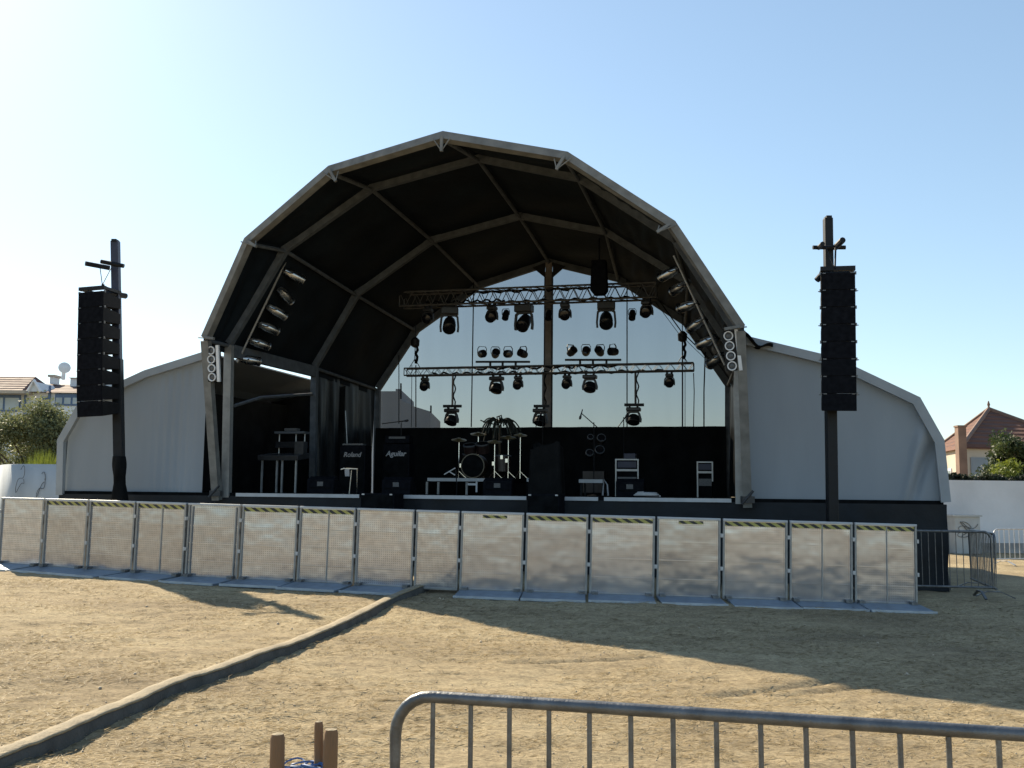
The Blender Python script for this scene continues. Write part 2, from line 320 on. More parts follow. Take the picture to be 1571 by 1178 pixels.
# ------------------------------------------------------------------ ground
def vnoise(x, y, seed):
    r = np.random.default_rng(seed); T = r.random((256, 256)); xi = np.floor(x).astype(int); yi = np.floor(y).astype(int); fx = x - xi; fy = y - yi
    fx = fx * fx * (3 - 2 * fx); fy = fy * fy * (3 - 2 * fy); g = lambda a, b: T[a % 256, b % 256]
    return (g(xi, yi) * (1 - fx) + g(xi + 1, yi) * fx) * (1 - fy) + (g(xi, yi + 1) * (1 - fx) + g(xi + 1, yi + 1) * fx) * fy - 0.5
def relief(X, Y):
    d = np.hypot(X, np.maximum(Y, 0) * 1.0); f = np.clip((40 - d) / 20, 0, 1)
    h = 0.04 * vnoise(X * 0.5, Y * 0.8, 1) + 0.022 * vnoise(X * 1.6, Y * 2.4, 2) + 0.022 * vnoise(X * 4, Y * 6, 3) * (0.4 + 1.4 * np.clip(vnoise(X * .7, Y * .9, 6) + .3, 0, 1)) + 0.018 * vnoise(X * 9, Y * 11, 4)
    for (a, b) in RUTS:                          # tyre ruts
        a = np.array(a[:2]); b = np.array(b[:2]); L = np.linalg.norm(b - a); t = (b - a) / L
        s = (X - a[0]) * t[0] + (Y - a[1]) * t[1]; q = (X - a[0]) * -t[1] + (Y - a[1]) * t[0] + 0.03 * np.sin(s * 2.2)
        h = h - 0.035 * np.exp(-(q / 0.05) ** 2) * ((s > 0) & (s < L))
    return h * f
RUTS = [(G(1085, 1066), G(1300, 1040)), (G(1180, 1065), G(1340, 1048)), (G(780, 1018), G(1010, 1008))]
def gheight(X, Y): return gz(X, Y) + relief(X, Y)
def axis(lo, hi, step, far_lo, far_hi):
    mid = list(np.arange(lo, hi + 1e-6, step)); a = []; s = step; p = lo
    while p > far_lo: s *= 1.35; p -= s; a.append(p)
    b = []; s = step; p = hi
    while p < far_hi: s *= 1.35; p += s; b.append(p)
    return np.array(a[::-1] + mid + b)
ax_, ay_ = axis(-9.5, 9.5, 0.045, -900, 900), axis(2.0, 19, 0.045, -700, 1500)
GX, GY = np.meshgrid(ax_, ay_, indexing='ij'); GZ = gheight(GX, GY)
nx, ny = GX.shape; co = np.stack([GX, GY, GZ], -1).reshape(-1, 3).astype(np.float32)
ii, jj = np.meshgrid(np.arange(nx - 1), np.arange(ny - 1), indexing='ij'); q0 = (ii * ny + jj).ravel()
quads = np.stack([q0, q0 + ny, q0 + ny + 1, q0 + 1], 1).astype(np.int32)
def np_mesh(name, co, faces, mat, smooth=False):
    me = bpy.data.meshes.new(name); k = faces.shape[1]
    me.vertices.add(len(co)); me.vertices.foreach_set('co', np.ascontiguousarray(co, dtype=np.float32).ravel())
    me.loops.add(faces.size); me.loops.foreach_set('vertex_index', np.ascontiguousarray(faces, dtype=np.int32).ravel())
    me.polygons.add(len(faces)); me.polygons.foreach_set('loop_start', np.arange(0, faces.size, k, dtype=np.int32))
    if smooth: me.polygons.foreach_set('use_smooth', np.ones(len(faces), dtype=bool))
    me.update(calc_edges=True); me.validate(); me.materials.append(mat)
    o = bpy.data.objects.new(name, me); COL.objects.link(o); return o
tag(np_mesh('ground', co, quads, earth, True), kind='structure')

# ------------------------------------------------------------------ stage
RING = {1: [(-5.62, -.8, 4.75), (-4.45, -1.35, 6.56), (-2.5, -1.9, 7.68), (-.16, -2.35, 8.0), (1.98, -1.9, 7.63), (3.79, -1.35, 6.45), (4.96, -.8, 4.66)],
        2: [(-5.55, 0, 4.75), (-4.33, 0, 6.73), (-2.43, 0, 7.93), (-.15, 0, 8.40), (1.89, 0, 7.86), (3.74, 0, 6.55), (4.90, 0, 4.66)],
        3: [(-5.25, 3.6, 4.72), (-4.19, 3.6, 6.48), (-2.27, 3.6, 7.73), (-.12, 3.6, 8.20), (1.92, 3.6, 7.71), (3.78, 3.6, 6.45), (4.85, 3.6, 4.66)],
        4: [(-4.96, 7.1, 4.54), (-3.86, 7.1, 6.16), (-2.08, 7.1, 7.34), (-.11, 7.1, 7.90), (1.74, 7.1, 7.38), (3.50, 7.1, 6.15), (4.56, 7.1, 4.52)]}
RW = {k: [W(*p) for p in l] for k, l in RING.items()}
def joint_normals(k):
    out = []
    for j in range(7):
        ns = []
        for a in (j - 1, j):
            if 0 <= a < 6:
                d = (RW[k][a + 1] - RW[k][a]).normalized(); n = d.cross(V).normalized()
                ns.append(n if n.dot(RW[k][a] - W(-.2, RING[k][a][1], 3)) > 0 else -n)
        m = sum(ns, Vector()).normalized(); out.append(m / max(.5, m.dot(ns[0])))
    return out
JN = {k: joint_normals(k) for k in RW}
base = W(-0.3, 0, float(gz(W(-0.3, 0, 0).x, W(-0.3, 0, 0).y)))
stage = thing('stage', 'large arched open-air stage with black roof lining and pale curved front beam', 'stage', base)
for k in (1, 2, 3, 4):
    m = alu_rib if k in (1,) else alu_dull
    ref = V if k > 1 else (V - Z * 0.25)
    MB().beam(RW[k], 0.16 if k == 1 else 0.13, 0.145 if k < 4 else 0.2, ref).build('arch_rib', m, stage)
for k in (2, 3, 4):                              # upright posts under the eaves
    for j in (0, 6):
        u, v, z = RING[k][j]; foot = {0: {2: -5.47, 3: -5.2, 4: -4.92}, 6: {2: 4.9, 3: 4.85, 4: 4.52}}[j][k]
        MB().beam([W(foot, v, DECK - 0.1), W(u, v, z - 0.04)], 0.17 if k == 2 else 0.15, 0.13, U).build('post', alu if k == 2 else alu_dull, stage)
for j, fu in ((0, -5.60), (6, 5.03)):            # raking legs that carry the overhanging front arch
    u, v, z = RING[1][j]; MB().beam([W(fu, -0.14, DECK - 0.15), W(u, v, z - 0.06)], 0.15, 0.16, V).build('raking_leg', alu_rib, stage)
    mb = MB(); mb.box(W(fu, -0.2, DECK - 0.02), (0.22, 0.16, 0.12)); mb.tube([W(fu - .1, -.30, DECK - .1), W(fu + .1, -.26, DECK + .14)], 0.025); mb.build('leg_joint', fix_grey, stage)
for j in range(7):
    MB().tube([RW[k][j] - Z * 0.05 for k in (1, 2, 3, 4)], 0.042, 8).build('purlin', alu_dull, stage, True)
c0 = W(-.15, -1.5, 5)
for k in (2, 3, 4):                              # splice plates at the knees of the ribs
    for j in range(1, 6):
        p = RW[k][j] - V * .085; n = JN[k][j].normalized(); d = n.cross(V).normalized(); mb = MB()
        mb.prism([p + d * a - n * b for a, b in ((-.24, -.05), (0, -.08), (.24, -.05), (.22, .075), (0, .055), (-.22, .075))], V * .012); mb.build('splice_plate', alu if k == 1 else alu_dull, stage)
for j in range(7):                               # little fork shaped clips hanging at the joints of the front arch
    p = RW[1][j]; d = ((RW[1][3] - Z * 4.2) - p).normalized(); mb = MB()
    mb.beam([p + d * 0.02 - V * 0.10, p + d * 0.3 - V * 0.10], 0.05, 0.05, V)
    for s in (-1, 1): mb.tube([p + d * 0.06 - V * 0.1 + U * s * 0.16, p + d * 0.26 - V * 0.1 + U * s * 0.02], 0.012, 6)
    mb.build('joint_clip', alu_rib, stage)
def shell(off, fold, seed, rings, nu=14):
    mb = MB()
    for (a, b) in rings:
        for j in range(6):
            A, B, Cc, D = RW[a][j], RW[a][j + 1], RW[b][j], RW[b][j + 1]; nA, nB, nC, nD = JN[a][j], JN[a][j + 1], JN[b][j], JN[b][j + 1]
            def fn(s, t):
                p = (A * (1 - t) + B * t) * (1 - s) + (Cc * (1 - t) + D * t) * s; n = (nA * (1 - t) + nB * t) * (1 - s) + (nC * (1 - t) + nD * t) * s
                k = math.sin(PI * s) * max(0, math.sin(PI * t)) ** 0.5
                wv = math.sin(t * 23 + 3 * math.sin(s * 4 + j) + j) * 0.6 + math.sin(t * 41 + s * 5 + seed) * 0.4 if j >= 4 else math.sin(s * 11 + t * 4 + j) * 0.7
                return p + n * (off + fold * k * wv - 0.05 * k * (1 if fold else 0))
            mb.grid(fn, nu, nu * 2)
    return mb
shell(0.065, 0.07, 2, [(1, 2), (2, 3), (3, 4)]).build('roof_lining', lining, stage, True)
shell(0.088, 0.0, 2, [(1, 2), (2, 3), (3, 4)], 2).build('roof_cover', cover_m, stage)
for j in (0, 6):
    def fl(s, t, j=j):
        x = s * 3; k = min(2, int(x)); f = x - k; ks = (1, 2, 3, 4); a = RW[ks[k]][j] + JN[ks[k]][j] * .07; b = RW[ks[k + 1]][j] + JN[ks[k + 1]][j] * .07
        return a.lerp(b, f) + Z * (.02 - .26 * t)
    MB().grid(fl, 12, 1).build('eave_flashing', lining, stage)
# deck, skirt, pale edge strips
mb = MB(); mb.prism([W(-9.35, -0.02, DECK - 0.14), W(8.36, -0.02, DECK - 0.14), W(8.36, 7.6, DECK - 0.14), W(-9.35, 7.6, DECK - 0.14)], (0, 0, 0.14)); mb.build('deck', black_matt, stage)
def fold_fn(pts, zt, zb, amp, n):
    L = [0]
    for a, b in zip(pts[:-1], pts[1:]): L.append(L[-1] + (Vector(b) - Vector(a)).length)
    def fn(s, t):
        d = s * L[-1]; k = max(i for i in range(len(pts) - 1) if L[i] <= d + 1e-9); a, b = Vector(pts[k]), Vector(pts[k + 1]); f = (d - L[k]) / (L[k + 1] - L[k])
        p = a.lerp(b, f); q = (b - a).normalized().cross(Z); h = amp * (t * 0.8 + 0.2) * (math.sin(d * 5.1 + 1.3 * math.sin(d * 1.7)) + 0.5 * math.sin(d * 11.7 + t * 3) + 0.4 * math.sin(t * 9 + d * 2))
        g = float(gz(p.x, p.y)) + 0.01
        z1 = zt if not callable(zt) else zt(d / L[-1])
        return Vector((p.x, p.y, z1 + (max(zb, g) - z1) * t)) + q * h
    return fn
MB().grid(fold_fn([W(-9.42, 3.0, 0), W(-9.42, -0.06, 0), W(8.42, -0.06, 0), W(8.46, 7.0, 0)], DECK - 0.065, -9, 0.05, 1), 420, 12).build('skirt', skirt_m, stage, True)
for (x0, x1) in ((363, 552), (606, 808), (858, 918), (927, 1122)):
    a = SU(x0, 760, -.05)[0]; b = SU(x1, 762, -.05)[0]
    MB().prism([W(a, -.09, DECK - 0.075), W(b, -.09, DECK - 0.075), W(b, -.09, DECK - 0.005), W(a, -.09, DECK - 0.005)], V * 0.008).build('edge_strip', strip_m, stage)
# post in the middle of the back arch with its gussets
mb = MB(); mb.beam([W(-.11, 7.02, DECK), W(-.11, 7.02, 7.86)], 0.11, 0.17, V); mb.build('centre_post', brown_steel, stage)
mb = MB()
for s in (-1, 1):
    mb.beam([W(-.11 + s * .105, 7.0, DECK), W(-.11 + s * .105, 7.0, 7.6)], 0.06, 0.03, V)
    mb.prism([W(-.11 + s * .105, 7.0, 7.86), W(-.11 + s * .45, 7.0, 7.74), W(-.11 + s * .105, 7.0, 7.45)], V * 0.04)
mb.build('post_flange', black_metal, stage)
# side curtains inside the arch, then black sheets added to darken the left wing
def curtain(u0, v0, u1, v1, zt0, zt1, zb, amp, fr, n=60):
    mb = MB(); a = Vector((u0, v0)); b = Vector((u1, v1)); L = (b - a).length; t2 = (b - a) / L; q = Vector((-t2.y, t2.x))
    def fn(s, t):
        p = a.lerp(b, s); d = s * L; h = amp * (0.25 + t) * (math.sin(d * fr + 2 * math.sin(d * 1.3) + 1.2 * t) + 0.5 * math.sin(d * fr * 2.3 - 2.5 * t))
        z = (zt0 + (zt1 - zt0) * s); return W(p.x + q.x * h, p.y + q.y * h, z + (zb - z) * t)
    return mb.grid(fn, n, 16)
curtain(-5.32, 3.72, -5.02, 7.0, 4.66, 4.5, DECK + 0.01, 0.06, 8).build('side_curtain', shiny_black, stage, True)
curtain(4.98, 0.15, 4.88, 3.5, 4.66, 4.6, DECK + 0.01, 0.05, 7).build('side_curtain', shiny_black, stage, True)
curtain(4.92, 3.7, 4.62, 7.0, 4.6, 4.46, DECK + 0.01, 0.05, 7).build('side_curtain', shiny_black, stage, True)
curtain(-7.2, 0.25, -6.6, 6.5, 3.9, 3.9, DECK + 0.01, 0.05, 5).build('side_curtain', cloth_black, stage, True)  # black sheet added so the open wing looks dark inside
curtain(-7.2, 5.2, -5.1, 5.2, 4.0, 4.4, DECK + 0.01, 0.05, 5).build('side_curtain', cloth_black, stage, True)  # added black sheet across the wing, keeping its depth dark
# eave beam of the open side bay, and the strut below it
MB().beam([W(-5.5, 0.1, 4.60), W(-5.24, 3.55, 4.58)], 0.10, 0.26, Z.cross(V)).build('eave_beam', alu_dull, stage)
MB().tube([W(-5.45, 0.15, 3.45), W(-5.4, 1.2, 3.72), W(-5.25, 3.5, 4.02)], 0.035, 8).build('brace', alu_dull, stage, True)
# loose flap of black sheeting at the right eave
mb = MB(); e0, e1 = SU(1140, 512, -.3), SU(1186, 529, -.3)
mb.grid(lambda s, t: W(e0[0] + (e1[0] - e0[0]) * s, -.3 + 2.0 * t, e0[1] + 0.05 + (e1[1] - e0[1] - 0.05) * s - 0.10 * math.sin(PI * s) + 0.04 * math.sin(9 * s + 5 * t) - 0.25 * t * (1 - s)), 12, 6)
mb.build('eave_flap', cloth_black, stage, True, solid=0.02)

# backdrop: gauze above, black drape below
zdr = SU(843, 655.5, 6.95)[1]
mb = MB(); top4 = [RING[4][j] for j in range(7)]
poly = [W(top4[0][0] + .06, 7.24, DECK - .03)] + [W(p[0], 7.24, p[2] + .02) for p in top4] + [W(top4[6][0] - .0, 7.24, DECK - .03)]
mb.add(poly, [tuple(range(len(poly)))])
single(mb, 'gauze_backdrop', gauze_m, 'see-through grey gauze filling the back arch above the black drape', 'backdrop', base=W(0, 7.24, DECK))
mb = MB(); mb.grid(lambda s, t: W(-4.9 + 9.4 * s, 6.86 + 0.03 * math.sin(s * 90) + .02 * math.sin(s * 37), DECK - .02 + (zdr - DECK + .02) * t), 160, 4)
single(mb, 'back_drape', cloth_black, 'low black drape along the back of the stage below the gauze', 'drape', base=W(0, 6.9, DECK), smooth=True)

# ------------------------------------------------------------------ canvas side wings
def wing(label, prof, u_in, v_back, side):
    ps = [SU(px, py, 0) for px, py in prof]; cu = sum(p[0] for p in ps) / len(ps)
    r = thing('side_wing', label, 'stage wing', W(cu, 0, float(gz(W(cu, 0, 0).x, W(cu, 0, 0).y))), 'canvas wings beside the stage')
    us = [p[0] for p in ps]; zs = [p[1] for p in ps]
    def top(u):
        return float(np.interp(u, us, zs)) if us[0] < us[-1] else float(np.interp(u, us[::-1], zs[::-1]))
    u0, u1 = min(us[1], us[-2], us[0], us[-1]), max(us)
    zb = DECK - 0.03
    def fn(s, t):
        u = u0 + (u1 - u0) * s
        if side < 0: u = max(u0, u); f = 0.011 * math.exp(-((s - .78) / .13) ** 2) * math.sin(u * 34) + 0.028 * math.sin(u * 2.1 + t) + .012 * math.sin(u * 7 + 2 * t)
        else:
            f = 0.02 * math.sin(u * 2.3 + 1.2 * t) + .008 * math.sin(u * 8 + t)
            k = (s - (0.80 + 0.14 * (1 - t))); f += (0.09 * math.exp(-(k / .022) ** 2) - 0.11 * math.exp(-((k - .05) / .02) ** 2)) * math.sin(PI * min(1, t * .97)) ** .6
        z1 = top(u) - 0.03
        return W(u, 0.05 - f, z1 + (zb - z1) * t)
    MB().grid(fn, 220, 24).build('wing_wall', wing_m, r, True)
    outl = [W(u, -0.045, z - 0.06) for u, z in ps]
    MB().beam(outl, 0.10, 0.16, V).build('edge_trim', wing_trim, r)
    cut = [(u, z) for u, z in ps if (u > -6.2 if side > 0 else u < -5.95) or True]
    mb = MB(); sec = [W(u, 0.06, z - 0.0) for u, z in cut]; n = len(sec); bk = [p + V * v_back for p in sec]
    mb.add(sec + bk, [(i, i + 1, n + i + 1, n + i) for i in range(n - 1)]); mb.build('wing_roof', wing_m, r, solid=0.03)
    mb = MB(); mb.add([W(u, v_back, z) for u, z in cut] + [W(cut[-1][0], v_back, zb)], [tuple(range(n + 1))]); mb.build('back_wall', wing_m, r, solid=0.02)
    return r
wing('pale grey canvas wing left of the arch, behind the leaning speaker mast', [(95, 755), (97, 672), (125, 623), (187, 588), (226, 570), (318, 541)], 0, 6.5, -1)
wing('pale grey canvas wing right of the arch with a slack fold near its end', [(1450, 765), (1440, 672), (1405, 610), (1310, 565), (1258, 545), (1141, 517)], 0, 6.5, 1)

# ------------------------------------------------------------------ trusses and rigging
def truss(label, pl, pr, vv, h, dep, nb, r):
    a = SU(*pl, vv); b = SU(*pr, vv); z = (a[1] + b[1]) / 2; L = b[0] - a[0]
    t = thing('lighting_truss', label, 'truss', W(a[0], vv, z), 'trusses above the stage')
    for y in (0, dep):
        for zz in (0, -h): MB().tube([W(a[0], vv + y, z + zz), W(b[0], vv + y, z + zz)], r, 8).build('chord', alu_tr, t, True)
    mb = MB(); st = L / nb
    for k in range(nb):
        x0 = a[0] + st * k; x1 = x0 + st / 2; x2 = x0 + st
        for y in (0, dep):
            mb.tube([W(x0, vv + y, z), W(x1, vv + y, z - h)], r * .42, 5); mb.tube([W(x1, vv + y, z - h), W(x2, vv + y, z)], r * .42, 5)
        for zz in (0, -h): mb.tube([W(x0, vv, z + zz), W(x2, vv + dep, z + zz)], r * .42, 5)
    for x in (a[0], b[0]):
        for y in (0, dep): mb.tube([W(x, vv + y, z), W(x, vv + y, z - h)], r * .6, 6)
    mb.build('lattice', alu_tr, t)
    for (f0, f1, lev) in ((.1, .42, -.72), (.40, .9, -.85), (.25, .75, -.1)):
        pts = []
        for i in range(30):
            s = f0 + (f1 - f0) * i / 29; pts.append(W(a[0] + L * s, vv + dep * .4 + .04 * math.sin(i * 1.1), z + h * lev + .035 * math.sin(i * 1.7 + f0 * 9) - .02))
        MB().tube(pts, 0.024, 6).build('cable_bundle', black_matt, t, True)
    return a, b, z
alu_tr = M('truss_alloy', (0.10, 0.10, 0.10), 0.5, 0.5, 0.3, 8)
VT, VL = 5.0, 5.9
ta, tb, tz = truss('deep upper lattice truss hanging under the roof with the biggest lamps', (613, 446), (1006, 435), VT, 0.36, 0.36, 19, 0.026)
la, lb, lz = truss('slim lower lattice truss hanging in front of the gauze', (620, 563), (1064, 558), VL, 0.19, 0.22, 26, 0.019)

def lamp_head(name, label, cat, group, kind):
    t = thing(name, label, cat, (0, 0, 0), group)
    if kind == 'large': bw, bh, bd, ya, yd, hr, hl, tilt, hz = .44, .19, .30, .225, .50, .165, .44, 38, -.50
    elif kind == 'wash': bw, bh, bd, ya, yd, hr, hl, tilt, hz = .36, .10, .24, .18, .32, .155, .20, 62, -.36
    else: bw, bh, bd, ya, yd, hr, hl, tilt, hz = .20, .08, .18, .125, .24, .112, .25, 24, -.26
    for s in (-1, 1): MB().box((s * bw * .28, 0, -.02), (.05, .06, .07)).build('clamp', black_metal, t)
    z0 = -.05; mb = MB(); mb.box((0, 0, z0 - bh / 2), (bw, bd, bh)); mb.build('lamp_base', fix_grey, t, bevel=.025)
    zt = z0 - bh; mb = MB(); sp = ya * (0.78 if kind == 'wash' else .9)
    pts = [(-ya * .95, 0, zt - yd * .88), (-ya, 0, zt - yd * .62), (-sp, 0, zt - .06), (-sp * .75, 0, zt - .015), (sp * .75, 0, zt - .015), (sp, 0, zt - .06), (ya, 0, zt - yd * .62), (ya * .95, 0, zt - yd * .88)]
    mb.beam([Vector(p) for p in pts], .10 if kind != 'spot' else .07, .05 if kind != 'spot' else .028, (0, 1, 0)); mb.build('yoke', fix_grey, t, bevel=.008)
    a = Vector((0, -math.cos(R_(tilt)), -math.sin(R_(tilt))))
    prof = [(hr * .45, -hl * .55), (hr * .8, -hl * .5), (hr * .92, -hl * .3), (hr * 1.0, 0), (hr * 1.0, hl * .25), (hr * .96, hl * .42)]
    hd = MB().lathe(prof, (0, 0, hz), a, 20).build('lamp_head', black_metal, t, True)
    MB().lathe([(hr * .97, hl * .40), (hr * 1.02, hl * .45), (hr * .95, hl * .48), (hr * .9, hl * .46)], (0, 0, hz), a, 20, 0).build('bezel', fix_grey, hd, True)
    MB().lathe([(hr * .88, hl * .43), (hr * .6, hl * .48), (hr * .2, hl * .5)], (0, 0, hz), a, 20).build('lens', black_gloss, hd, True)
    return t
def put(t, px, py, v, sc=1.0, rz=0.0, z=None):
    p = SW(px, py, v); t.location = (p.x, p.y, p.z if z is None else z); t.rotation_euler = (0, 0, -YAW + R_(rz)); t.scale = (sc,) * 3; return t
zu = tz - 0.36 - 0.026
big = lamp_head('moving_head_light', '', 'stage light', 'big moving-head lights under the upper truss', 'large')
for i, (px, rz, lab) in enumerate(((690, 14, 'big moving-head lamp hanging leftmost under the upper truss, right beside the black roof'), (804, -6, 'big moving-head lamp under the upper truss just left of the centre post'), (930, 8, 'big moving-head lamp under the upper truss below the hanging black box'))):
    t = big if i == 0 else copy_tree(big); put(t, px, 470, VT + .05, 1.0, rz, zu); t['label'] = lab
spot = lamp_head('spot_light', '', 'stage light', 'small moving-head lights on the trusses', 'spot')
SP = [(657, 0, VT, zu, 1.15, 'small moving-head lamp against the dark roof at the upper truss\'s left end'), (755, 0, VT, zu, 1.2, 'small moving-head lamp under the upper truss between the two left big lamps'),
      (867, 0, VT, zu, 1.2, 'small moving-head lamp under the upper truss just right of the centre post'), (992, 0, VT, zu, 1.2, 'small moving-head lamp at the right end of the upper truss'),
      (652, 0, VL, None, 1.0, 'small moving-head lamp near the left end of the lower truss'), (795, 0, VL, None, 1.0, 'small moving-head lamp on the lower truss left of the centre post'),
      (870, 0, VL, None, 1.0, 'small moving-head lamp on the lower truss right beside the centre post'), (1027, 0, VL, None, 1.0, 'small moving-head lamp alone near the right end of the lower truss')]
zl = lz - 0.19 - 0.02
for i, (px, rz, v, z, s, lab) in enumerate(SP):
    t = spot if i == 0 else copy_tree(spot); put(t, px, 580, v + .05, s, random.uniform(-14, 14), zl if z is None else z); t['label'] = lab
    if z is not None: t.location = SW(px, 466, v + .05)[:2] + (z,)
wash = lamp_head('wash_light', '', 'stage light', 'wide yoke lamps on and below the lower truss', 'wash')
WS = [(762, 574, zl, 'wide-yoke lamp clamped under the lower truss, left of the centre post'), (905, 574, zl, 'wide-yoke lamp clamped straight under the lower truss right of the centre post'),
      (693, 624, None, 'wide-yoke lamp dangling from the left drop pole'), (829, 624, None, 'wide-yoke lamp dangling from the middle drop pole, partly behind the centre post'), (972, 622, None, 'wide-yoke lamp dangling from the right drop pole')]
for i, (px, py, z, lab) in enumerate(WS):
    t = wash if i == 0 else copy_tree(wash); put(t, px, py, VL + .06, 0.98, random.uniform(-12, 12), z); t['label'] = lab
# drop poles with a cross bar
for i, (px, pb, b0, b1, lab) in enumerate(((694, 623, 680, 708, 'left drop pole with a short cross bar hung from the lower truss'), (834, 623, 819, 843, 'middle drop pole beside the centre post hung from the lower truss'), (975, 621, 958, 988, 'right drop pole with a short cross bar hung from the lower truss'))):
    p0 = SW(px, 572, VL + .06); p1 = SW(px - (0 if i != 1 else 1), pb, VL + .06); t = thing('drop_pole', lab, 'pole', p1, 'drop poles under the lower truss')
    MB().tube([Vector((p1.x, p1.y, p1.z)), Vector((p1.x, p1.y, zl - .01))], .028, 8).build('pole', alu_tr if i else brown_steel, t, True)
    pts = [Vector((p1.x, p1.y, p1.z + (zl - p1.z) * s)) + U * (.05 + .03 * math.sin(s * 14)) for s in np.linspace(0.05, 1, 12)]
    MB().tube(pts, .018, 6).build('cable', black_matt, t, True)
    MB().beam([SW(b0, pb, VL + .06), SW(b1, pb, VL + .06)], .06, .07, V).build('cross_bar', black_metal, t)
# small downlights between the big heads on the upper truss
def par(name, label, group, length, r, mat, tilt):
    t = thing(name, label, 'stage light', (0, 0, 0), group)
    a = Vector((0, -math.cos(R_(tilt)), -math.sin(R_(tilt))))
    can = MB().lathe([(r * .35, -length * .5), (r * .8, -length * .47), (r * .9, -length * .2), (r, -length * .18), (r, length * .5), (r * .93, length * .5), (r * .9, length * .36)], (0, 0, 0), a, 18, 1).build('can', mat, t, True)
    MB().lathe([(r * .9, length * .34), (r * .6, length * .39), (r * .1, length * .4)], (0, 0, 0), a, 18).build('lens', black_gloss, can, True)
    MB().beam([(-r * 1.1, 0, 0), (-r * 1.15, 0, r * 1.2), (-r * .8, 0, r * 1.8), (r * .8, 0, r * 1.8), (r * 1.15, 0, r * 1.2), (r * 1.1, 0, 0)], .03, .012, (0, 1, 0)).build('bracket', black_metal, t)
    return t
dl = par('downlight', '', 'small can lamps under the upper truss', .26, .085, black_metal, 55)
for i, (px, lab) in enumerate(((776, 'small black can lamp on the upper truss beside the middle big lamp'), (842, 'small black can lamp on the upper truss half hidden behind the centre post'), (970, 'small black can lamp under the right part of the upper truss'))):
    t = dl if i == 0 else copy_tree(dl); put(t, px, 483, VT + .1); t['label'] = lab
# bars of four cans standing on the lower truss
pc = par('par_can', '', 'black cans on the two light bars', .24, .105, fix_grey, 8)
pc.children[-1].scale = (1, 1, -1)
first = True
for (b0, b1, yb, xs, side) in ((730, 813, 555, (739, 760, 780, 802), 'left'), (867, 953, 552, (877, 899, 920, 941), 'right')):
    p0, p1 = SW(b0, yb, VL + .1), SW(b1, yb, VL + .1); mid = (p0 + p1) / 2
    bar = thing('light_bar', 'short bar of four black cans standing on the lower truss %s of the centre post' % side, 'light bar', mid, 'light bars on the lower truss')
    MB().beam([p0, p1], .05, .05, V).build('bar', black_metal, bar)
    for f in (.27, .5, .74):
        q = p0.lerp(p1, f); MB().beam([Vector((q.x, q.y, lz + .02)), q], .05, .05, V).build('stub', black_metal, bar)
    for i, px in enumerate(xs):
        t = pc if first else copy_tree(pc); first = False
        q = SW(px, yb, VL + .1); t.location = (q.x, q.y, q.z + .21); t.rotation_euler = (R_(random.uniform(-18, 18)), 0, -YAW + R_((40, 20, -10, -35)[i] + random.uniform(-8, 8)))
        t['label'] = '%s black can on the light bar %s of the centre post' % (('leftmost', 'second from left', 'third from left', 'rightmost')[i], side)

# silver cans on slanted bars inside the arch
def side_cans(bar_a, bar_b, v, cans, lab, word, sgn):
    a, b = SW(*bar_a, v), SW(*bar_b, v)
    t = thing('side_light_bar', lab, 'light bar', b, 'slanted light bars inside the arch'); MB().tube([a, b], .024, 8).build('bar', alu, t, True)
    return a, b
side_cans((438, 402), (364, 556), 0.35, None, 'thin slanted bar inside the left curve of the arch carrying silver cans', 'left', 1)
side_cans((1034, 392), (1112, 560), 0.35, None, 'thin slanted bar inside the right curve of the arch carrying silver cans', 'right', -1)
def silver_can():
    t = thing('silver_can', '', 'stage light', (0, 0, 0), 'silver cans on the slanted side bars'); r, L = .098, .46
    can = MB().lathe([(r * .3, -.02), (r * .75, 0), (r * .85, .12), (r, .14), (r, L), (r * 1.12, L), (r * 1.12, L + .012), (r * .95, L + .012), (r * .9, L - .06)], (0, 0, 0), (1, 0, 0), 18, 1).build('can', polished, t, True)
    MB().lathe([(r * .9, L - .08), (r * .5, L - .06), (r * .1, L - .05)], (0, 0, 0), (1, 0, 0), 18).build('lens', black_gloss, can, True)
    MB().beam([(.16, -r * 1.1, 0), (.10, -r * 1.1, -r * .3), (-.05, -r * .5, -r * .2), (-.05, r * .5, -r * .2), (.10, r * 1.1, -r * .3), (.16, r * 1.1, 0)], .03, .014, (1, 0, .2)).build('bracket', black_metal, t)
    return t
sc_ = silver_can(); n = 0
LC = [((436, 415), (465, 430)), ((428, 442), (444, 460)), ((411, 470), (436, 485)), ((398, 497), (422, 507)), ((384, 522), (408, 530)), ((368, 550), (394, 554))]
RC = [((1040, 413), (1010, 428)), ((1052, 436), (1034, 446)), ((1068, 465), (1041, 474)), ((1080, 490), (1058, 505)), ((1098, 518), (1071, 530)), ((1108, 545), (1090, 558))]
ords = ('topmost', 'second from the top', 'third from the top', 'fourth from the top', 'fifth from the top', 'lowest')
for side, lst in (('left', LC), ('right', RC)):
    for i, (a, b) in enumerate(lst):
        t = sc_ if n == 0 else copy_tree(sc_); n += 1
        A, B = SW(*a, 0.4), SW(*b, 0.75); t.location = A; d = (B - A).normalized(); t.rotation_euler = d.to_track_quat('X', 'Z').to_euler()
        t['label'] = '%s silver can on the slanted bar in the arch\'s %s side' % (ords[i], side)

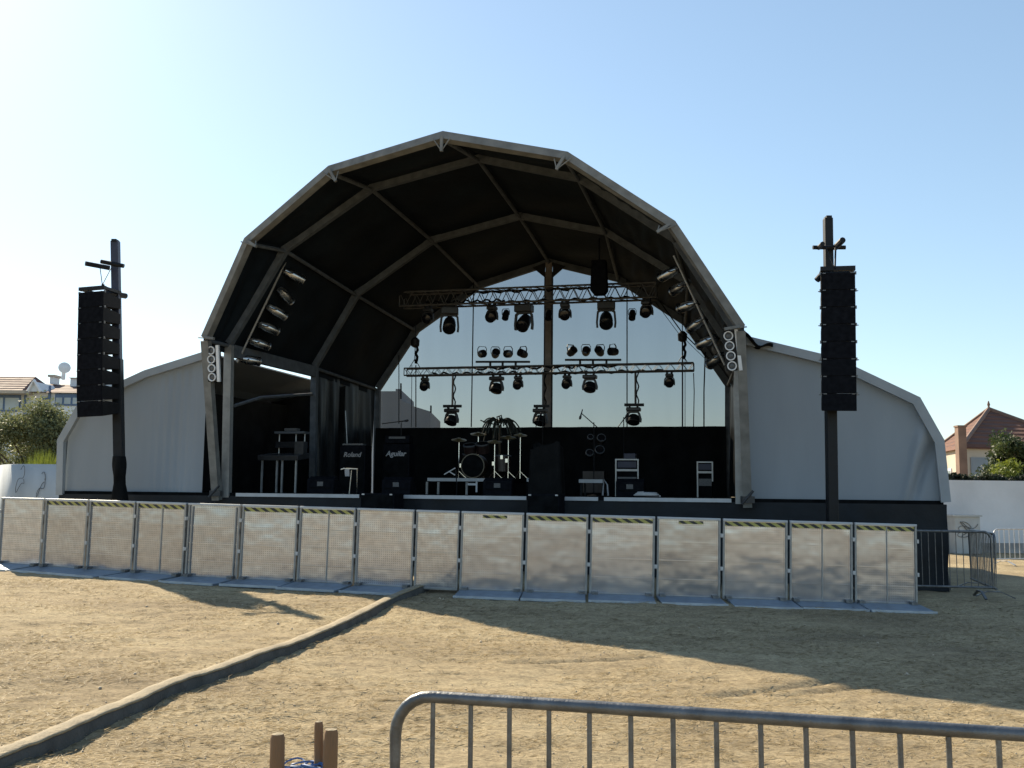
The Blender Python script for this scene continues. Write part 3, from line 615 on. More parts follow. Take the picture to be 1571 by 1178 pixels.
# plates with four round lamps on the raking legs
def blinder():
    t = thing('blinder_light', '', 'stage light', (0, 0, 0), 'four-lamp plates on the front legs')
    MB().prism([(-.13, 0, -.36), (.13, 0, -.36), (.13, 0, .36), (-.13, 0, .36)], (0, .10, 0)).build('housing', black_metal, t)
    mb = MB(); mb.box((.125, -.02, 0), (.06, .05, .74)); mb.build('side_plate', white_paint, t)
    for k in range(4):
        c = (-.02, -.01, .27 - .18 * k); rim = MB().lathe([(.085, 0), (.085, .035), (.066, .035), (.062, .005)], c, (0, -1, 0), 20, 0).build('lamp_ring', white_paint, t, True)
        MB().lathe([(.06, 0), (.04, .012), (.01, .018)], c, (0, -1, 0), 20).build('bulb', grey_grille, rim, True)
    return t
bl = blinder(); q = SW(327, 558, -.75); bl.location = q; bl.rotation_euler = (R_(6), R_(-2), -YAW); bl['label'] = 'tall plate with four round lamps on the left front leg of the arch'
b2 = copy_tree(bl); q = SW(1122, 538, -.75); b2.location = q; b2.rotation_euler = (R_(6), R_(-6), -YAW); b2['label'] = 'tall plate with four round lamps on the right front leg of the arch'

# chain hoists
def hoist(x, top, mid, bot, v, lab):
    p0, p1, p2 = SW(x, top, v), SW(x, mid, v), SW(x, bot, v); p0.x = p2.x = p1.x; p0.y = p2.y = p1.y
    t = thing('chain_hoist', lab, 'hoist', p2, 'chain hoists holding the lower truss')
    MB().lathe([(.04, -.14), (.11, -.10), (.12, .06), (.05, .13)], p1, (0, 0, 1), 12).build('motor', black_metal, t, True)
    MB().tube([p1 + Z * .1, p0], .012, 6).build('chain', black_metal, t, True)
    mb = MB(); mb.tube([p1 - Z * .1, p2 + Z * .12], .012, 6)
    for s in (-1, 1): mb.tube([p2 + Z * .2, p2 + U * s * .14 - Z * .02], .010, 6)
    mb.build('sling', black_metal, t, True)
    mb = MB(); pts = [p1 - Z * (.12 + .09 * i) + U * (.05 + .03 * math.sin(i * 2.3)) for i in range(6)]; mb.tube(pts, .035, 6); mb.build('chain_bag', black_matt, t, True)
hoist(637, 497, 525, 562, VL + .1, 'chain hoist above the left end of the lower truss, close to the dark roof edge')
hoist(1047, 470, 516, 557, VL + .1, 'chain hoist above the right end of the lower truss')
# ropes and cables
def rope(pts, v, r, lab, grp='ropes and cables hanging behind the lamps', name='rope', mat=black_matt):
    ws = [SW(px, py, v) for px, py in pts]; single(MB().tube(ws, r, 6), name, mat, lab, 'rope', grp, base=ws[-1], smooth=True)
rope([(612, 545), (612, 650)], 6.6, .012, 'thin dark rope hanging left of the lower truss in front of the far house')
rope([(632, 560), (631, 655)], VL + .2, .008, 'thin rope of the pair below the left chain hoist, nearer the far house')
rope([(638, 560), (638, 655)], VL + .2, .014, 'thicker rope of the pair below the left chain hoist')
rope([(727, 420), (725, 540), (723, 655)], 6.6, .016, 'long dark rope hanging left of the left bar of cans')
rope([(962, 428), (962, 560), (962, 655)], 6.6, .016, 'long dark rope hanging right of the right bar of cans')
rope([(1047, 520), (1047, 655)], VL + .3, .020, 'thick pale cable from the right chain hoist down to the drape', mat=alu_dull)
rope([(1051, 525), (1051, 655)], VL + .3, .008, 'thin line right beside the thick cable under the right hoist')
rope([(1064, 572), (1065, 600), (1064, 655)], VL + .2, .012, 'dark cable dropping from the right tip of the lower truss')
rope([(1082, 540), (1080, 600), (1080, 655)], 6.6, .018, 'rightmost dark rope beside the right edge of the gauze')
rope([(1012, 462), (1045, 508), (1090, 552)], 5.4, .014, 'slanting dark cable from the upper truss down past the right hoist')
rope([(1006, 464), (1040, 510), (1088, 556)], 5.4, .007, 'thin slanting wire just under the slanting dark cable at the right')
rope([(586, 340), (640, 500)], 2.5, .001, 'hair-thin wire against the dark roof lining') if False else None
p = SW(918, 425, 4.2); t = thing('hanging_box', 'narrow black box hanging through the upper truss right of the centre post', 'speaker', p - Z * .4)
mb = MB(); mb.prism([p + U * a + Z * b for a, b in ((-.2, -.30), (-.12, -.40), (.12, -.40), (.2, -.30), (.17, .42), (-.17, .42))], V * .3); mb.build('box_shell', cab_black, t, bevel=.02)
MB().tube([p + Z * .4 + V * .15, p + Z * 1.6 + V * .15], .02, 6).build('hanger', black_metal, t)

# ------------------------------------------------------------------ speaker masts and line arrays
def mast(lab, top, bot, Y, wd, arms, mat, array_side):
    pt, pb = P(*top, Y), P(*bot, Y); g = float(gz(pb.x, pb.y)); d = (pt - pb).normalized(); pb = pb - d * ((pb.z - g) / d.z)
    t = thing('speaker_mast', lab, 'mast', pb, 'masts carrying the speaker columns')
    MB().beam([pb, pb + (pt - pb) * .62], wd * 1.1, wd * 1.1, (1, 0, 0)).build('lower_pole', black_metal, t, bevel=.01)
    MB().beam([pb + (pt - pb) * .60, pt], wd * .92, wd * .92, (1, 0, 0)).build('upper_pole', mat, t, bevel=.01)
    mb = MB(); mb.box(pt, (wd * .6, wd * 1.1, .06)); mb.build('mast_cap', black_metal, t)
    for (a, b, r, dy) in arms:
        MB().tube([P(*a, Y - dy[0]), P(*b, Y - dy[1])], r, 8).build('arm', black_metal, t, True)
    mb = MB(); mb.box(pb + Z * .03, (1.1, 1.1, .06)); mb.build('base_plate', black_metal, t)
    for s in (-1, 1): MB().tube([pb + Vector((s * .5, -.2, .05)), pb + d * 1.0], .03, 6).build('brace', black_metal, t)
    return t, pb, pt
mast('slightly leaning speaker mast in front of the left canvas wing', (177, 370), (184, 762), 20.5, 0.17, [((131, 404), (168, 411), .05, (.5, .2)), ((155, 401), (190, 408), .045, (.1, .1)), ((162, 449), (193, 454), .06, (.3, -.2)), ((157, 437), (153, 407), .008, (.5, .4)), ((157, 437), (170, 412), .008, (.5, .1)), ((158, 440), (158, 436), .03, (.5, .5))], navy_metal, -1)
mast('straight speaker mast in front of the right canvas wing', (1270, 335), (1277, 797), 16.4, 0.15, [((1247, 379.5), (1297, 379.5), .035, (.15, .15)), ((1293, 368), (1281, 380), .05, (.45, .1)), ((1262, 374), (1256, 380), .04, (.4, .1)), ((1282, 380), (1281, 412), .015, (.3, .45)), ((1266, 378), (1280, 410), .008, (.3, .45)), ((1253, 430), (1262, 420), .05, (.2, .2))], black_metal, 1)
def cloth_wrap(px, y0, y1, Y, lab):
    a, b = P(px, y0, Y), P(px + 1, y1, Y); mb = MB()
    mb.grid(lambda s, t: a.lerp(b, t) + Vector((math.cos(2 * PI * s), math.sin(2 * PI * s), 0)) * (.115 + .03 * t + .012 * math.sin(s * 25 + t * 7) + .012 * math.sin(t * 9)), 32, 14)
    single(mb, 'cloth_wrap', cloth_black, lab, 'cloth', base=b, smooth=True)
cloth_wrap(183, 700, 775, 20.45, 'black cloth wrapped round the foot of the left speaker mast')
def cabinet_mb(w_, h_, dep, z0):
    f, b = 0, dep; k = h_ * .17
    return [(-w_ / 2, f, z0), (w_ / 2, f, z0), (w_ / 2, f, z0 + h_), (-w_ / 2, f, z0 + h_)], [(-w_ / 2 * .94, b, z0 + k), (w_ / 2 * .94, b, z0 + k), (w_ / 2 * .94, b, z0 + h_ - k), (-w_ / 2 * .94, b, z0 + h_ - k)]
def array(label, pt_top, Y, n, w_, h_, dep, rz, curve, lean):
    p = P(*pt_top, Y); t = thing('speaker_column', label, 'speakers', (0, 0, 0), 'hung speaker columns')
    mb = MB(); mb.box((0, .04, .03), (w_ * 1.02, .09, .07)); mb.box((0, dep - .06, .03), (w_ * 1.0, .09, .06))
    for s in (-1, 1): mb.box((s * w_ * .45, dep / 2, .03), (.05, dep, .06))
    mb.build('fly_frame', black_metal, t)
    ang = 0.0; cur = Vector((0, 0, -.045))
    for i in range(n):
        ang += curve[i]; rot = Matrix.Rotation(R_(ang), 3, 'X'); F_, B_ = cabinet_mb(w_, h_ - .0015, dep, -h_)
        tr = lambda q: cur + rot @ Vector(q)
        mb = MB(); mb.add([tr(q) for q in F_ + B_], [(0, 1, 2, 3), (4, 7, 6, 5), (0, 4, 5, 1), (1, 5, 6, 2), (2, 6, 7, 3), (3, 7, 4, 0)]); c = mb.build('cabinet', cab_side, t, bevel=.006)
        mb = MB(); mb.box(tr((0, -.008, -h_ / 2)), (w_ * .985, .012, h_ * .965), rot); mb.build('grille', cab_black, c)
        for s in (-1, 1):
            MB().box(tr((s * (w_ / 2 + .006), .03, -h_ * .02)), (.03, .03, .05), rot).build('side_pin', galv, c)
            MB().box(tr((s * (w_ / 2 - .05), -.016, -h_ * .03)), (.05, .012, .014), rot).build('front_pin', galv, c)
            if i % 2: MB().tube([tr((s * (w_ / 2), .03, -.02)), tr((s * (w_ / 2 + .045), .02, -.02))], .008, 5).build('handle_pin', galv, c)
        cur = cur + rot @ Vector((0, 0, -h_))
    t.location = p; t.rotation_euler = (0, R_(lean), rz); return t
array('black speaker column at the right, hung straight and facing the lot', (1285.5, 414), 15.95, 8, .535, .283, .46, R_(-14), [0, 0, 0, 0, .1, .2, .3, .3], 0.8)
array('black speaker column at the left, turned away and showing gaps between its boxes', (140, 444), 19.9, 8, .575, .318, .60, R_(-13), [0, 0, 0, .2, .4, .8, 1.4, 2], -2.2)

# ------------------------------------------------------------------ perforated crowd barrier panels
XS = [-6, 62, 130, 203, 282, 365, 454, 543, 634, 703, 803, 902, 1005, 1106, 1209, 1309, 1408]
YS = [18.2, 17.75, 17.4, 16.9, 16.4, 16.1, 15.9, 15.65, 15.4, 15.3, 15.22, 15.17, 15.12, 15.09, 15.06, 15.03, 15.0]
TAPE = ['n', 'f', 'f', 'f', 'n', 'f', 'f', 'n', 'n', 'h', 'f', 'f', 'h', 'f', 'f', 'f']
PLAB = ['untaped perforated metal barrier panel cut by the left edge of the photo', 'taped barrier panel leftmost of those with striped tape', 'taped barrier panel second from left, in front of the left mast foot',
        'taped barrier panel just left of the double-framed gate panel', 'rusty-looking double-framed gate panel without tape', 'taped barrier panel just right of the double-framed gate panel',
        'taped barrier panel second to the right of the double-framed gate panel', 'full-width untaped barrier panel just left of the narrow one', 'narrow barrier panel with no foot plate where the cable duct passes',
        'barrier panel with one short piece of tape, just right of the narrow panel', 'fully taped barrier panel, second panel to the right of the narrow one', 'fully taped barrier panel left of the second short-taped one',
        'barrier panel with a short piece of tape between fully taped ones', 'taped barrier panel third from the right end of the row', 'taped barrier panel second from the right end, below the right mast', 'taped barrier panel at the right end of the row']
Hh = 1.2
def panel_proto():
    t = thing('barrier_panel', '', 'crowd barrier', (0, 0, 0), 'perforated crowd barrier panels')
    MB().prism([(-.465, 0, .05), (.465, 0, .05), (.465, 0, Hh - .01), (-.465, 0, Hh - .01)], (0, .012, 0)).build('sheet', perf, t)
    mb = MB()
    for x in (-.468, .468): mb.box((x, 0, .62), (.03, .045, 1.17))
    mb.box((0, .006, .045), (.96, .05, .03)); mb.build('frame', alu, t)
    mb = MB(); mb.box((0, -.002, Hh + .005), (.965, .07, .035)); mb.build('top_rail', strip_m, t, bevel=.006)
    mb = MB()
    for z in (.30, .58, .86): mb.box((0, -.004, z), (.90, .006, .012))
    mb.build('crease', perf, t)
    for x in (-.493, .493):
        for z in (.48, .97): MB().box((x, -.015, z), (.028, .05, .055)).build('latch', galv_pale, t)
    mb = MB(); mb.prism([(-.48, -.68, .006), (.48, -.68, .006), (.48, -.02, .05), (-.48, -.02, .05)], (0, 0, -.03)); fp = mb.build('foot_plate', plate_m, t)
    mb = MB(); mb.box((0, -.685, .004), (.962, .016, .035)); mb.build('plate_edge', plate_pale, fp)
    for x in (-.40, .40): MB().box((x, -.07, .065), (.09, .10, .045)).build('hinge', galv, t)
    for x in (-.36, .36): MB().tube([(x, .04, 1.02), (x, .95, .05)], .022, 6).build('brace', galv, t)
    return t
proto = panel_proto()
def new_child(mb, name, mat, parent):
    o = mb.build(name, mat); o.parent = parent; return o
for i in range(len(XS) - 1):
    t = copy_tree(proto) if i else proto
    A = P(XS[i], 900, YS[i]); B = P(XS[i + 1], 900, YS[i + 1]); mid = (A + B) / 2; dx, dy = B.x - A.x, B.y - A.y; L = math.hypot(dx, dy)
    za, zb = float(gz(A.x, A.y)), float(gz(B.x, B.y)); t.location = (mid.x, mid.y, (za + zb) / 2 + .005)
    t.rotation_euler = (R_(random.uniform(-.5, .5)), math.atan2(za - zb, L), math.atan2(dy, dx)); t.scale = (L, 1, 1); t['label'] = PLAB[i]
PAN = [proto] + [o for o in bpy.data.objects if o.name.startswith('barrier_panel.')]
PAN.sort(key=lambda o: o.location.x)
tape_f = MB().prism([(-.45, -.008, Hh - .085), (.45, -.008, Hh - .085), (.45, -.008, Hh - .022), (-.45, -.008, Hh - .022)], (0, .006, 0))
tape_h = MB().prism([(-.15, -.008, Hh - .075), (.22, -.008, Hh - .075), (.22, -.008, Hh - .03), (-.15, -.008, Hh - .03)], (0, .006, 0))
for i, t in enumerate(PAN):
    if TAPE[i] != 'n': new_child(tape_f if TAPE[i] == 'f' else tape_h, 'hazard_tape', tape_m, t)
    for ch in list(t.children):
        nm = ch.name.split('.')[0]
        if i == 8 and nm in ('foot_plate', 'hinge'):
            for c2 in list(ch.children): bpy.data.objects.remove(c2)
            bpy.data.objects.remove(ch)
        elif nm == 'foot_plate':
            sk = (-.20 if i < 4 else .0) + (.10 if i >= 13 else 0); ch.location = (sk * .35 + random.uniform(-.03, .03), random.uniform(-.05, .05), random.uniform(-.004, .004)); ch.rotation_euler = (0, 0, R_(random.uniform(-1.5, 1.5)))
            if i >= 9 and i < 13: ch.scale = (1, .95, 1)
    if i in (3, 6, 14, 15): new_child(MB().box((.02, -.005, .62), (.02, .008, 1.1)), 'seam', alu, t)
    if i == 4:
        mb = MB()
        for x in (-.405, .405): mb.box((x, -.008, .62), (.022, .03, 1.1))
        new_child(mb, 'inner_frame', alu, t)

# ------------------------------------------------------------------ cable duct across the lot
DP = [(672, 898), (640, 908), (600, 925), (556, 948), (520, 966), (480, 984), (440, 1001), (400, 1013), (360, 1029), (320, 1044), (280, 1056), (240, 1072), (200, 1092), (150, 1112), (100, 1135), (50, 1157), (0, 1177), (-80, 1215), (-200, 1270)]
pts = [G(*p, .0) for p in DP]
def smooth(pts, k):
    out = []
    for i in range(len(pts) - 1):
        p0, p1, p2, p3 = pts[max(0, i - 1)], pts[i], pts[i + 1], pts[min(len(pts) - 1, i + 2)]
        for j in range(k):
            t = j / k; out.append(.5 * ((2 * p1) + (p2 - p0) * t + (2 * p0 - 5 * p1 + 4 * p2 - p3) * t * t + (3 * p1 - p0 - 3 * p2 + p3) * t ** 3))
    return out + [pts[-1]]
dp = smooth(pts, 6)
dp = [Vector((p.x, p.y, float(gz(p.x, p.y)))) for p in dp]
t = thing('cable_duct', 'long sand-topped cable duct snaking from the barrier to the lower left corner', 'cable duct', dp[0])
mb = MB(); mb.sweep([p + Z * .0 for p in dp], [(-.03, -.08), (.055, -.07), (.074, -.055), (.074, .055), (.055, .07), (-.03, .08)], Z); mb.build('duct_body', rubber, t, True)
mb = MB(); mb.grid(lambda s, q: (lambda k: dp[k] + ((dp[min(k + 1, len(dp) - 1)] - dp[max(0, k - 1)]).normalized().cross(Z)) * ((q - .5) * .128) + Z * (.081 + .010 * math.sin(PI * q) + .0025 * math.sin(k * 1.3 + q * 4)))(int(round(s * (len(dp) - 1)))), len(dp) - 1, 6)
mb.build('carpet_strip', carpet, t, True, solid=.012)

# ------------------------------------------------------------------ tubular crowd barriers
def tube_barrier(name, L, H, nb, r, rb, mat, label, group):
    t = thing(name, label, 'crowd barrier', (0, 0, 0), group); c = .13; arc = []
    for a in np.linspace(PI, PI / 2, 7): arc.append((c + c * math.cos(a), 0, H - c + c * math.sin(a)))
    arc2 = [(L - x, 0, z) for x, _, z in arc[::-1]]
    MB().tube([(0, 0, .1)] + arc + arc2 + [(L, 0, .1)], r, 14).build('top_rail', mat, t, True)
    MB().tube([(0, 0, .17), (L, 0, .17)], r * .9, 12).build('bottom_rail', mat, t, True)
    for k in range(nb): x = L * (k + 1) / (nb + 1); MB().tube([(x, 0, .17), (x, 0, H - .0)], rb, 10).build('bar', mat, t, True)
    for x in (.25, L - .25): MB().beam([(x, -.32, .012), (x, -.1, .11), (x, .1, .11), (x, .32, .012)], .05, .02, (1, 0, 0)).build('foot', mat, t)
    return t
tb_ = tube_barrier('tube_barrier', 2.42, 1.06, 17, .0205, .0085, galv, 'near steel tube barrier cutting across the bottom right corner', 'steel tube barriers')
a = P(610, 1071, 3.5); b = P(1571, 1123, 2.97); ang = math.atan2(b.y - a.y, b.x - a.x); g0 = float(gz(a.x, a.y))
zt = P(700, 1071, 3.45).z
tb_.location = (a.x, a.y, zt - 1.06); tb_.rotation_euler = (0, R_(-0.3), ang)
def place_barrier(a, b, hs, label, paint=None):
    t = copy_tree(tb_); L = math.hypot(b[0] - a[0], b[1] - a[1]); t.location = (a[0], a[1], float(gz(*a))); t.rotation_euler = (0, 0, math.atan2(b[1] - a[1], b[0] - a[0])); t.scale = (L / 2.42, 1, hs); t['label'] = label; return t
q = P(1330, 850, 16.6); q2 = P(1521, 850, 16.3); place_barrier((q.x, q.y), (q2.x, q2.y), 1.0, 'steel tube barrier running on from the right end of the perforated panels')
q = P(1527, 850, 16.5); q2 = P(1488, 850, 18.6); place_barrier((q.x, q.y), (q2.x, q2.y), 1.0, 'steel tube barrier set at an angle behind the skirt corner of the stage')
q = P(1526, 840, 24.6); q2 = P(1660, 840, 25.6); tt = place_barrier((q.x, q.y), (q2.x, q2.y), .82, 'pale tube barrier standing alone near the white wall')
for ch in tt.children: ch.data = ch.data.copy(); ch.data.materials[0] = galv_pale

# ------------------------------------------------------------------ stakes by the near barrier
def stake(px, py, r, Y, lean, lab):
    p = P(px, py, Y); g = float(gz(p.x, p.y)); mb = MB(); n = 12; bot = Vector((p.x - lean, p.y, g - .05)); L = 9; vs = []
    t = thing('wooden_stake', lab, 'stake', (p.x - lean, p.y, g), 'wooden stakes by the near barrier')
    prof = [(r * 1.02, 0), (r, .5), (r * 1.0, .9), (r * .97, .985), (r * .8, 1.0)]; H = (p - bot).length
    o = MB().lathe([(a, b * H) for a, b in prof], bot, p - bot, 14).build('shaft', wood, t, True)
    MB().lathe([(r * .78, H * 1.0005), (r * .3, H * 1.002)], bot, p - bot, 14).build('sawn_top', carpet, t)
stake(426, 1126, .0245, 3.4, -.012, 'thick wooden stake standing alone left of the other two')
stake(489, 1107, .0155, 3.45, -.03, 'thin wooden stake, the tallest of the three')
stake(508, 1119, .0245, 3.4, .0, 'thick wooden stake right beside the thin one')
mb = MB(); c = P(468, 1180, 3.42)
for k in range(26):
    p0 = c + Vector((random.uniform(-.05, .05), random.uniform(-.03, .03), random.uniform(-.03, .012))); mb.tube([p0 + Vector((math.cos(a) * .035, math.sin(a * 1.7 + k) * .02, math.sin(a) * .014)) for a in np.linspace(0, 5.5, 12)], .003, 5)
single(mb, 'rope_tangle', blue_rope, 'tangle of bright blue rope caught between the wooden stakes', 'rope', base=c, smooth=True)
single(MB().tube([P(437, 1180, 3.4), c + Z * .005, P(500, 1180, 3.4)], .006, 6), 'tie_line', blue_rope, 'blue line strung between the wooden stakes under the tangle', 'rope', base=c)

# ------------------------------------------------------------------ on the deck
def ploc(px, v): u, _ = SU(px, 720, v); return W(u, v, DECK + .002)
def zat(px, py, v): return SU(px, py, v)[1]
def LB(root, c, d): return None
class LM(MB):                                    # mesh in the stage's own axes, around a point on the deck
    def __init__(s, o): super().__init__(); s.o = Vector(o)
    def loc(s, x, y, z): return s.o + U * x + V * y + Z * z
    def bx(s, x, y, z, a, b, c, tilt=0):
        rot = Matrix((U, V, Z)).transposed()
        if tilt: rot = rot @ Matrix.Rotation(tilt, 3, 'X')
        return s.box(s.loc(x, y, z), (a, b, c), rot)
    def tb(s, pts, r, n=6): return s.tube([s.loc(*p) for p in pts], r, n)
    def lt(s, prof, c, ax, n=16, caps=3): return s.lathe(prof, s.loc(*c), U * ax[0] + V * ax[1] + Z * ax[2], n, caps)
strip_dim = M('dim_letters', (0.28, 0.28, 0.29), 0.5, 0, 0.1, 5)
def amp(px, v, wd, py_top, label, text, tsz, head):
    o = ploc(px, v); h = zat(px, py_top, v) - DECK; t = thing('amplifier', label, 'amplifier', o, 'amplifiers on the stage')
    hh = .2 if head else 0
    LM(o).bx(0, .2, (h - hh) / 2, wd, .4, h - hh).build('cabinet', cab_black, t, bevel=.015)
    LM(o).bx(0, -.006, (h - hh) * .45, wd * .9, .012, (h - hh) * .76).build('grille', black_matt, t)
    if head:
        hd = LM(o).bx(0, .2, h - .09, wd * .92, .3, .18).build('head', cab_black, t, bevel=.01); LM(o).bx(0, .046, h - .05, wd * .62, .012, .05).build('control_panel', grey_grille, hd)
    else: LM(o).bx(0, .1, h + .02, wd * .8, .2, .035).build('lid', grey_grille, t)
    m = LM(o); text_mesh('lettering', text, tsz, letter if head else strip_dim, t, m.loc(0, -.022, (h - hh) * .80), -YAW, .25)
amp(540, 2.4, .62, 683, 'black amplifier with a thin pale slanted logo beside the silver stand', 'Roland', .15, False)
amp(607, 3.4, .66, 668, 'tall amplifier stack with a bright white logo near the back drape', 'Aguilar', .17, True)
o = ploc(539, .9); t = thing('folding_stand', 'small silver folding stand with a sheet of paper in front of the amplifier', 'stand', o)
LM(o).tb([(.14, 0, 0), (.14, 0, .52), (-.16, .02, .53), (-.24, .02, .51)], .018).build('frame', polished, t); LM(o).tb([(-.14, .25, 0), (-.1, .25, .5)], .016).build('frame', polished, t)
LM(o).bx(-.08, -.03, .44, .1, .01, .15, .2).build('paper', letter, t)
def wedge(px, v, wd, label, n=[0]):
    o = ploc(px, v); t = thing('floor_monitor', label, 'monitor speaker', o, 'floor monitors'); m = LM(o); h = .36
    mb = MB(); mb.prism([m.loc(-wd / 2, y, z) for y, z in ((0, 0), (.42, 0), (.42, .10), (.18, h), (0, h * .8))], U * wd); mb.build('cabinet', cab_black, t, bevel=.01)
    LM(o).bx(0, -.008, .2, .13, .012, .09).build('badge', grey_grille, t); LM(o).bx(0, -.006, .12, wd * .8, .008, .03).build('grille', black_matt, t)
wedge(492, .5, .6, 'floor monitor near the silver post at the left front of the deck'); wedge(608, .7, .62, 'floor monitor in front of the tall amplifier stack'); wedge(763, .8, .6, 'floor monitor in front of the drum kit'); wedge(966, .8, .55, 'floor monitor in front of the pale-edged rack')
def sub(px0, px1, py0, v, label):
    u0 = SU(px0, 770, v)[0]; u1 = SU(px1, 770, v)[0]; h = zat((px0 + px1) / 2, py0, v); p = W((u0 + u1) / 2, v, 0); g = float(gz(p.x, p.y)); p.z = g
    t = thing('subwoofer', label, 'speaker', p, 'black bass speakers in front of the stage'); m = LM(p); wd = u1 - u0; H = h - g; k = H / 2
    for j in range(2):
        c = LM(p).bx(0, .28, k * (j + .5), wd, .56, k - .012).build('cabinet', cab_black, t, bevel=.012); LM(p).bx(0, -.006, k * (j + .5), wd * .92, .012, k * .88).build('grille', black_matt, c)
        for s in (-1, 1): LM(p).bx(s * wd * .42, -.01, k * (j + 1) - .03, .05, .02, .025).build('corner', galv_pale, c)
sub(553, 604, 756, -.75, 'stack of black bass speakers in front of the stage left of centre'); sub(809, 858, 757, -.75, 'stack of black bass speakers in front of the stage at the centre')
o = ploc(834, .5); t = thing('covered_gear', 'black cloth draped over gear standing in front of the centre post', 'covered gear', o); hC = zat(834, 683, .5) - DECK
mb = MB(); mm = LM(o); mb.grid(lambda s, q: mm.loc(*(lambda a: (math.copysign(abs(math.cos(a)) ** .5, math.cos(a)) * (.30 + .05 * (1 - q) + .02 * math.sin(9 * a)), .3 + math.copysign(abs(math.sin(a)) ** .5, math.sin(a)) * (.25 + .02 * math.sin(7 * a)), hC * q * (1 - .08 * math.sin(2 * a))))(2 * PI * s)), 48, 8)
mb.build('cover', cloth_black, t, True); LM(o).bx(0, .3, hC * .95, .46, .4, .06).build('box_top', black_matt, t)
# drum riser and kit
vD = 3.6; zr = zat(705, 733, vD) - DECK; u0, u1 = SU(650, 733, vD)[0], SU(757, 733, vD)[0]; o = W((u0 + u1) / 2, vD, DECK + .002); wd = u1 - u0
t = thing('drum_riser', 'low platform with a pale front edge under the drum kit', 'platform', o)
LM(o).bx(.25, 1.0, zr - .05, wd + .5, 2.0, .09).build('platform', black_matt, t); LM(o).bx(.05, -.012, zr - .045, wd - .1, .02, .075).build('front_edge', strip_m, t)
for x in (-wd / 2 + .08, -wd / 2 + .36, wd * .12): LM(o).bx(x, .03, (zr - .1) / 2, .05, .05, zr - .1).build('leg', alu, t)
mb = LM(o); mb.bx(wd * .12 + .12, .02, zr * .62, .26, .03, .05); mb.bx(wd * .12 + .24, .02, zr * .5, .04, .04, zr * .7); mb.build('bracket', white_paint, t)
RZ = DECK + zr
def kit():
    o = W(SU(740, 720, 4.2)[0], 4.2, RZ); t = thing('drum_kit', 'drum kit with chrome stands and cymbals on the low platform', 'drum kit', o); m = lambda: LM(o)
    def drum(name, c, ax, r, L):
        d = m().lt([(r, -L / 2), (r, L / 2)], c, ax, 22).build(name, drum_wood, t, True); m().lt([(r + .012, L / 2 - .02), (r + .012, L / 2 + .015), (r - .01, L / 2 + .015)], c, ax, 22, 0).build('hoop', black_gloss if r > .25 else alu_dull, d, True); m().lt([(r - .012, L / 2 + .004), (.01, L / 2 + .006)], c, ax, 22).build('drum_head', black_matt, d)
    drum('bass_drum', (-.18, 0, .29), (0, -1, 0), .28, .42); drum('tom', (-.32, .02, .70), (0, -.35, 1), .15, .2); drum('tom', (.0, .02, .72), (0, -.35, 1), .16, .22); drum('floor_tom', (.42, .3, .36), (0, 0, 1), .2, .38); drum('snare', (-.42, .35, .52), (0, -.1, 1), .17, .14)
    def cym(x, y, z, r):
        s = m().tb([(x, y, 0), (x, y, z)], .013).build('cymbal_stand', chrome, t, True)
        mb = m()
        for a in range(3): mb.tb([(x, y, .18), (x + .2 * math.cos(a * 2.1), y + .2 * math.sin(a * 2.1), .0)], .009)
        mb.build('tripod', chrome, s); m().lt([(r, 0), (r * .3, .03), (.04, .05)], (x, y, z), (.1, -.25, 1), 24).build('cymbal', bronze, s, True)
    for a in ((-.62, .1, .92, .19), (-.25, .5, 1.08, .2), (.32, -.1, .86, .18), (.58, .2, .98, .2), (.85, .3, 1.04, .17)): cym(*a)
    for x, z in ((-.5, .3), (.3, .35), (.5, .5), (.62, .42)): m().bx(x, -.1, z, .06, .05, .09).build('clamp', chrome, t)
kit()
o = W(SU(766, 640, 4.9)[0], 4.9, RZ); t = thing('drooping_plant', 'dark plant with long drooping fronds sticking up behind the drum kit', 'plant', o); hp = zat(766, 652, 4.9) - RZ
LM(o).lt([(.13, 0), (.17, .3), (.18, .32), (.15, .30)], (0, 0, 0), (0, 0, 1)).build('pot', black_metal, t, True); LM(o).tb([(0, 0, .2), (.02, 0, hp * .5), (0, 0, hp)], .03).build('stem', bark, t)
mb = LM(o)
for k in range(34):
    a = 2 * PI * k / 34 + random.uniform(-.1, .1); L = random.uniform(.28, .56); pts = []; dr = random.uniform(.5, 1.5)
    for s in np.linspace(0, 1, 8): pts.append((math.cos(a) * L * s ** .8, math.sin(a) * L * .6 * s, hp + .05 + .42 * s - dr * .66 * s ** 2.2))
    mb.tb(pts, .018, 5)
for x0, z1 in ((0, .22), (.1, .13), (-.06, .2)): mb.tb([(x0 * .3, 0, hp), (x0, 0, hp + z1), (x0 + .05, 0, hp + z1 + .02), (x0 + .08, .02, hp + z1 * .3)], .02, 6)
mb.tb([(0, 0, hp), (-.3, 0, hp + .05), (-.48, 0, hp + .12)], .016, 5); mb.build('fronds', leafplant, t, True)
def mic(px, v, top, boom0, boom1, label, rest=None):
    o = ploc(px, v); z1 = zat(px, top, v) - DECK; t = thing('microphone_stand', label, 'microphone stand', o, 'microphone stands'); LM(o).tb([(0, 0, .02), (0, 0, z1)], .012).build('pole', black_metal, t)
    LM(o).lt([(.15, 0), (.15, .015), (.03, .03)], (0, 0, 0), (0, 0, 1)).build('base', black_metal, t); c = V
    a, b = SW(*boom0, v), SW(*boom1, v); MB().tube([a, b], .011, 6).build('boom', black_metal, t); d = (b - a).normalized()
    MB().lathe([(.012, -.10), (.017, .05), (.03, .08), (.028, .13), (.01, .15)], b, d * .3 - Z if rest is None else d, 10).build('microphone', black_gloss, t, True)
mic(911, 4.2, 648, (917, 656), (892, 634), 'microphone stand with its boom rising above the drape right of the centre post')
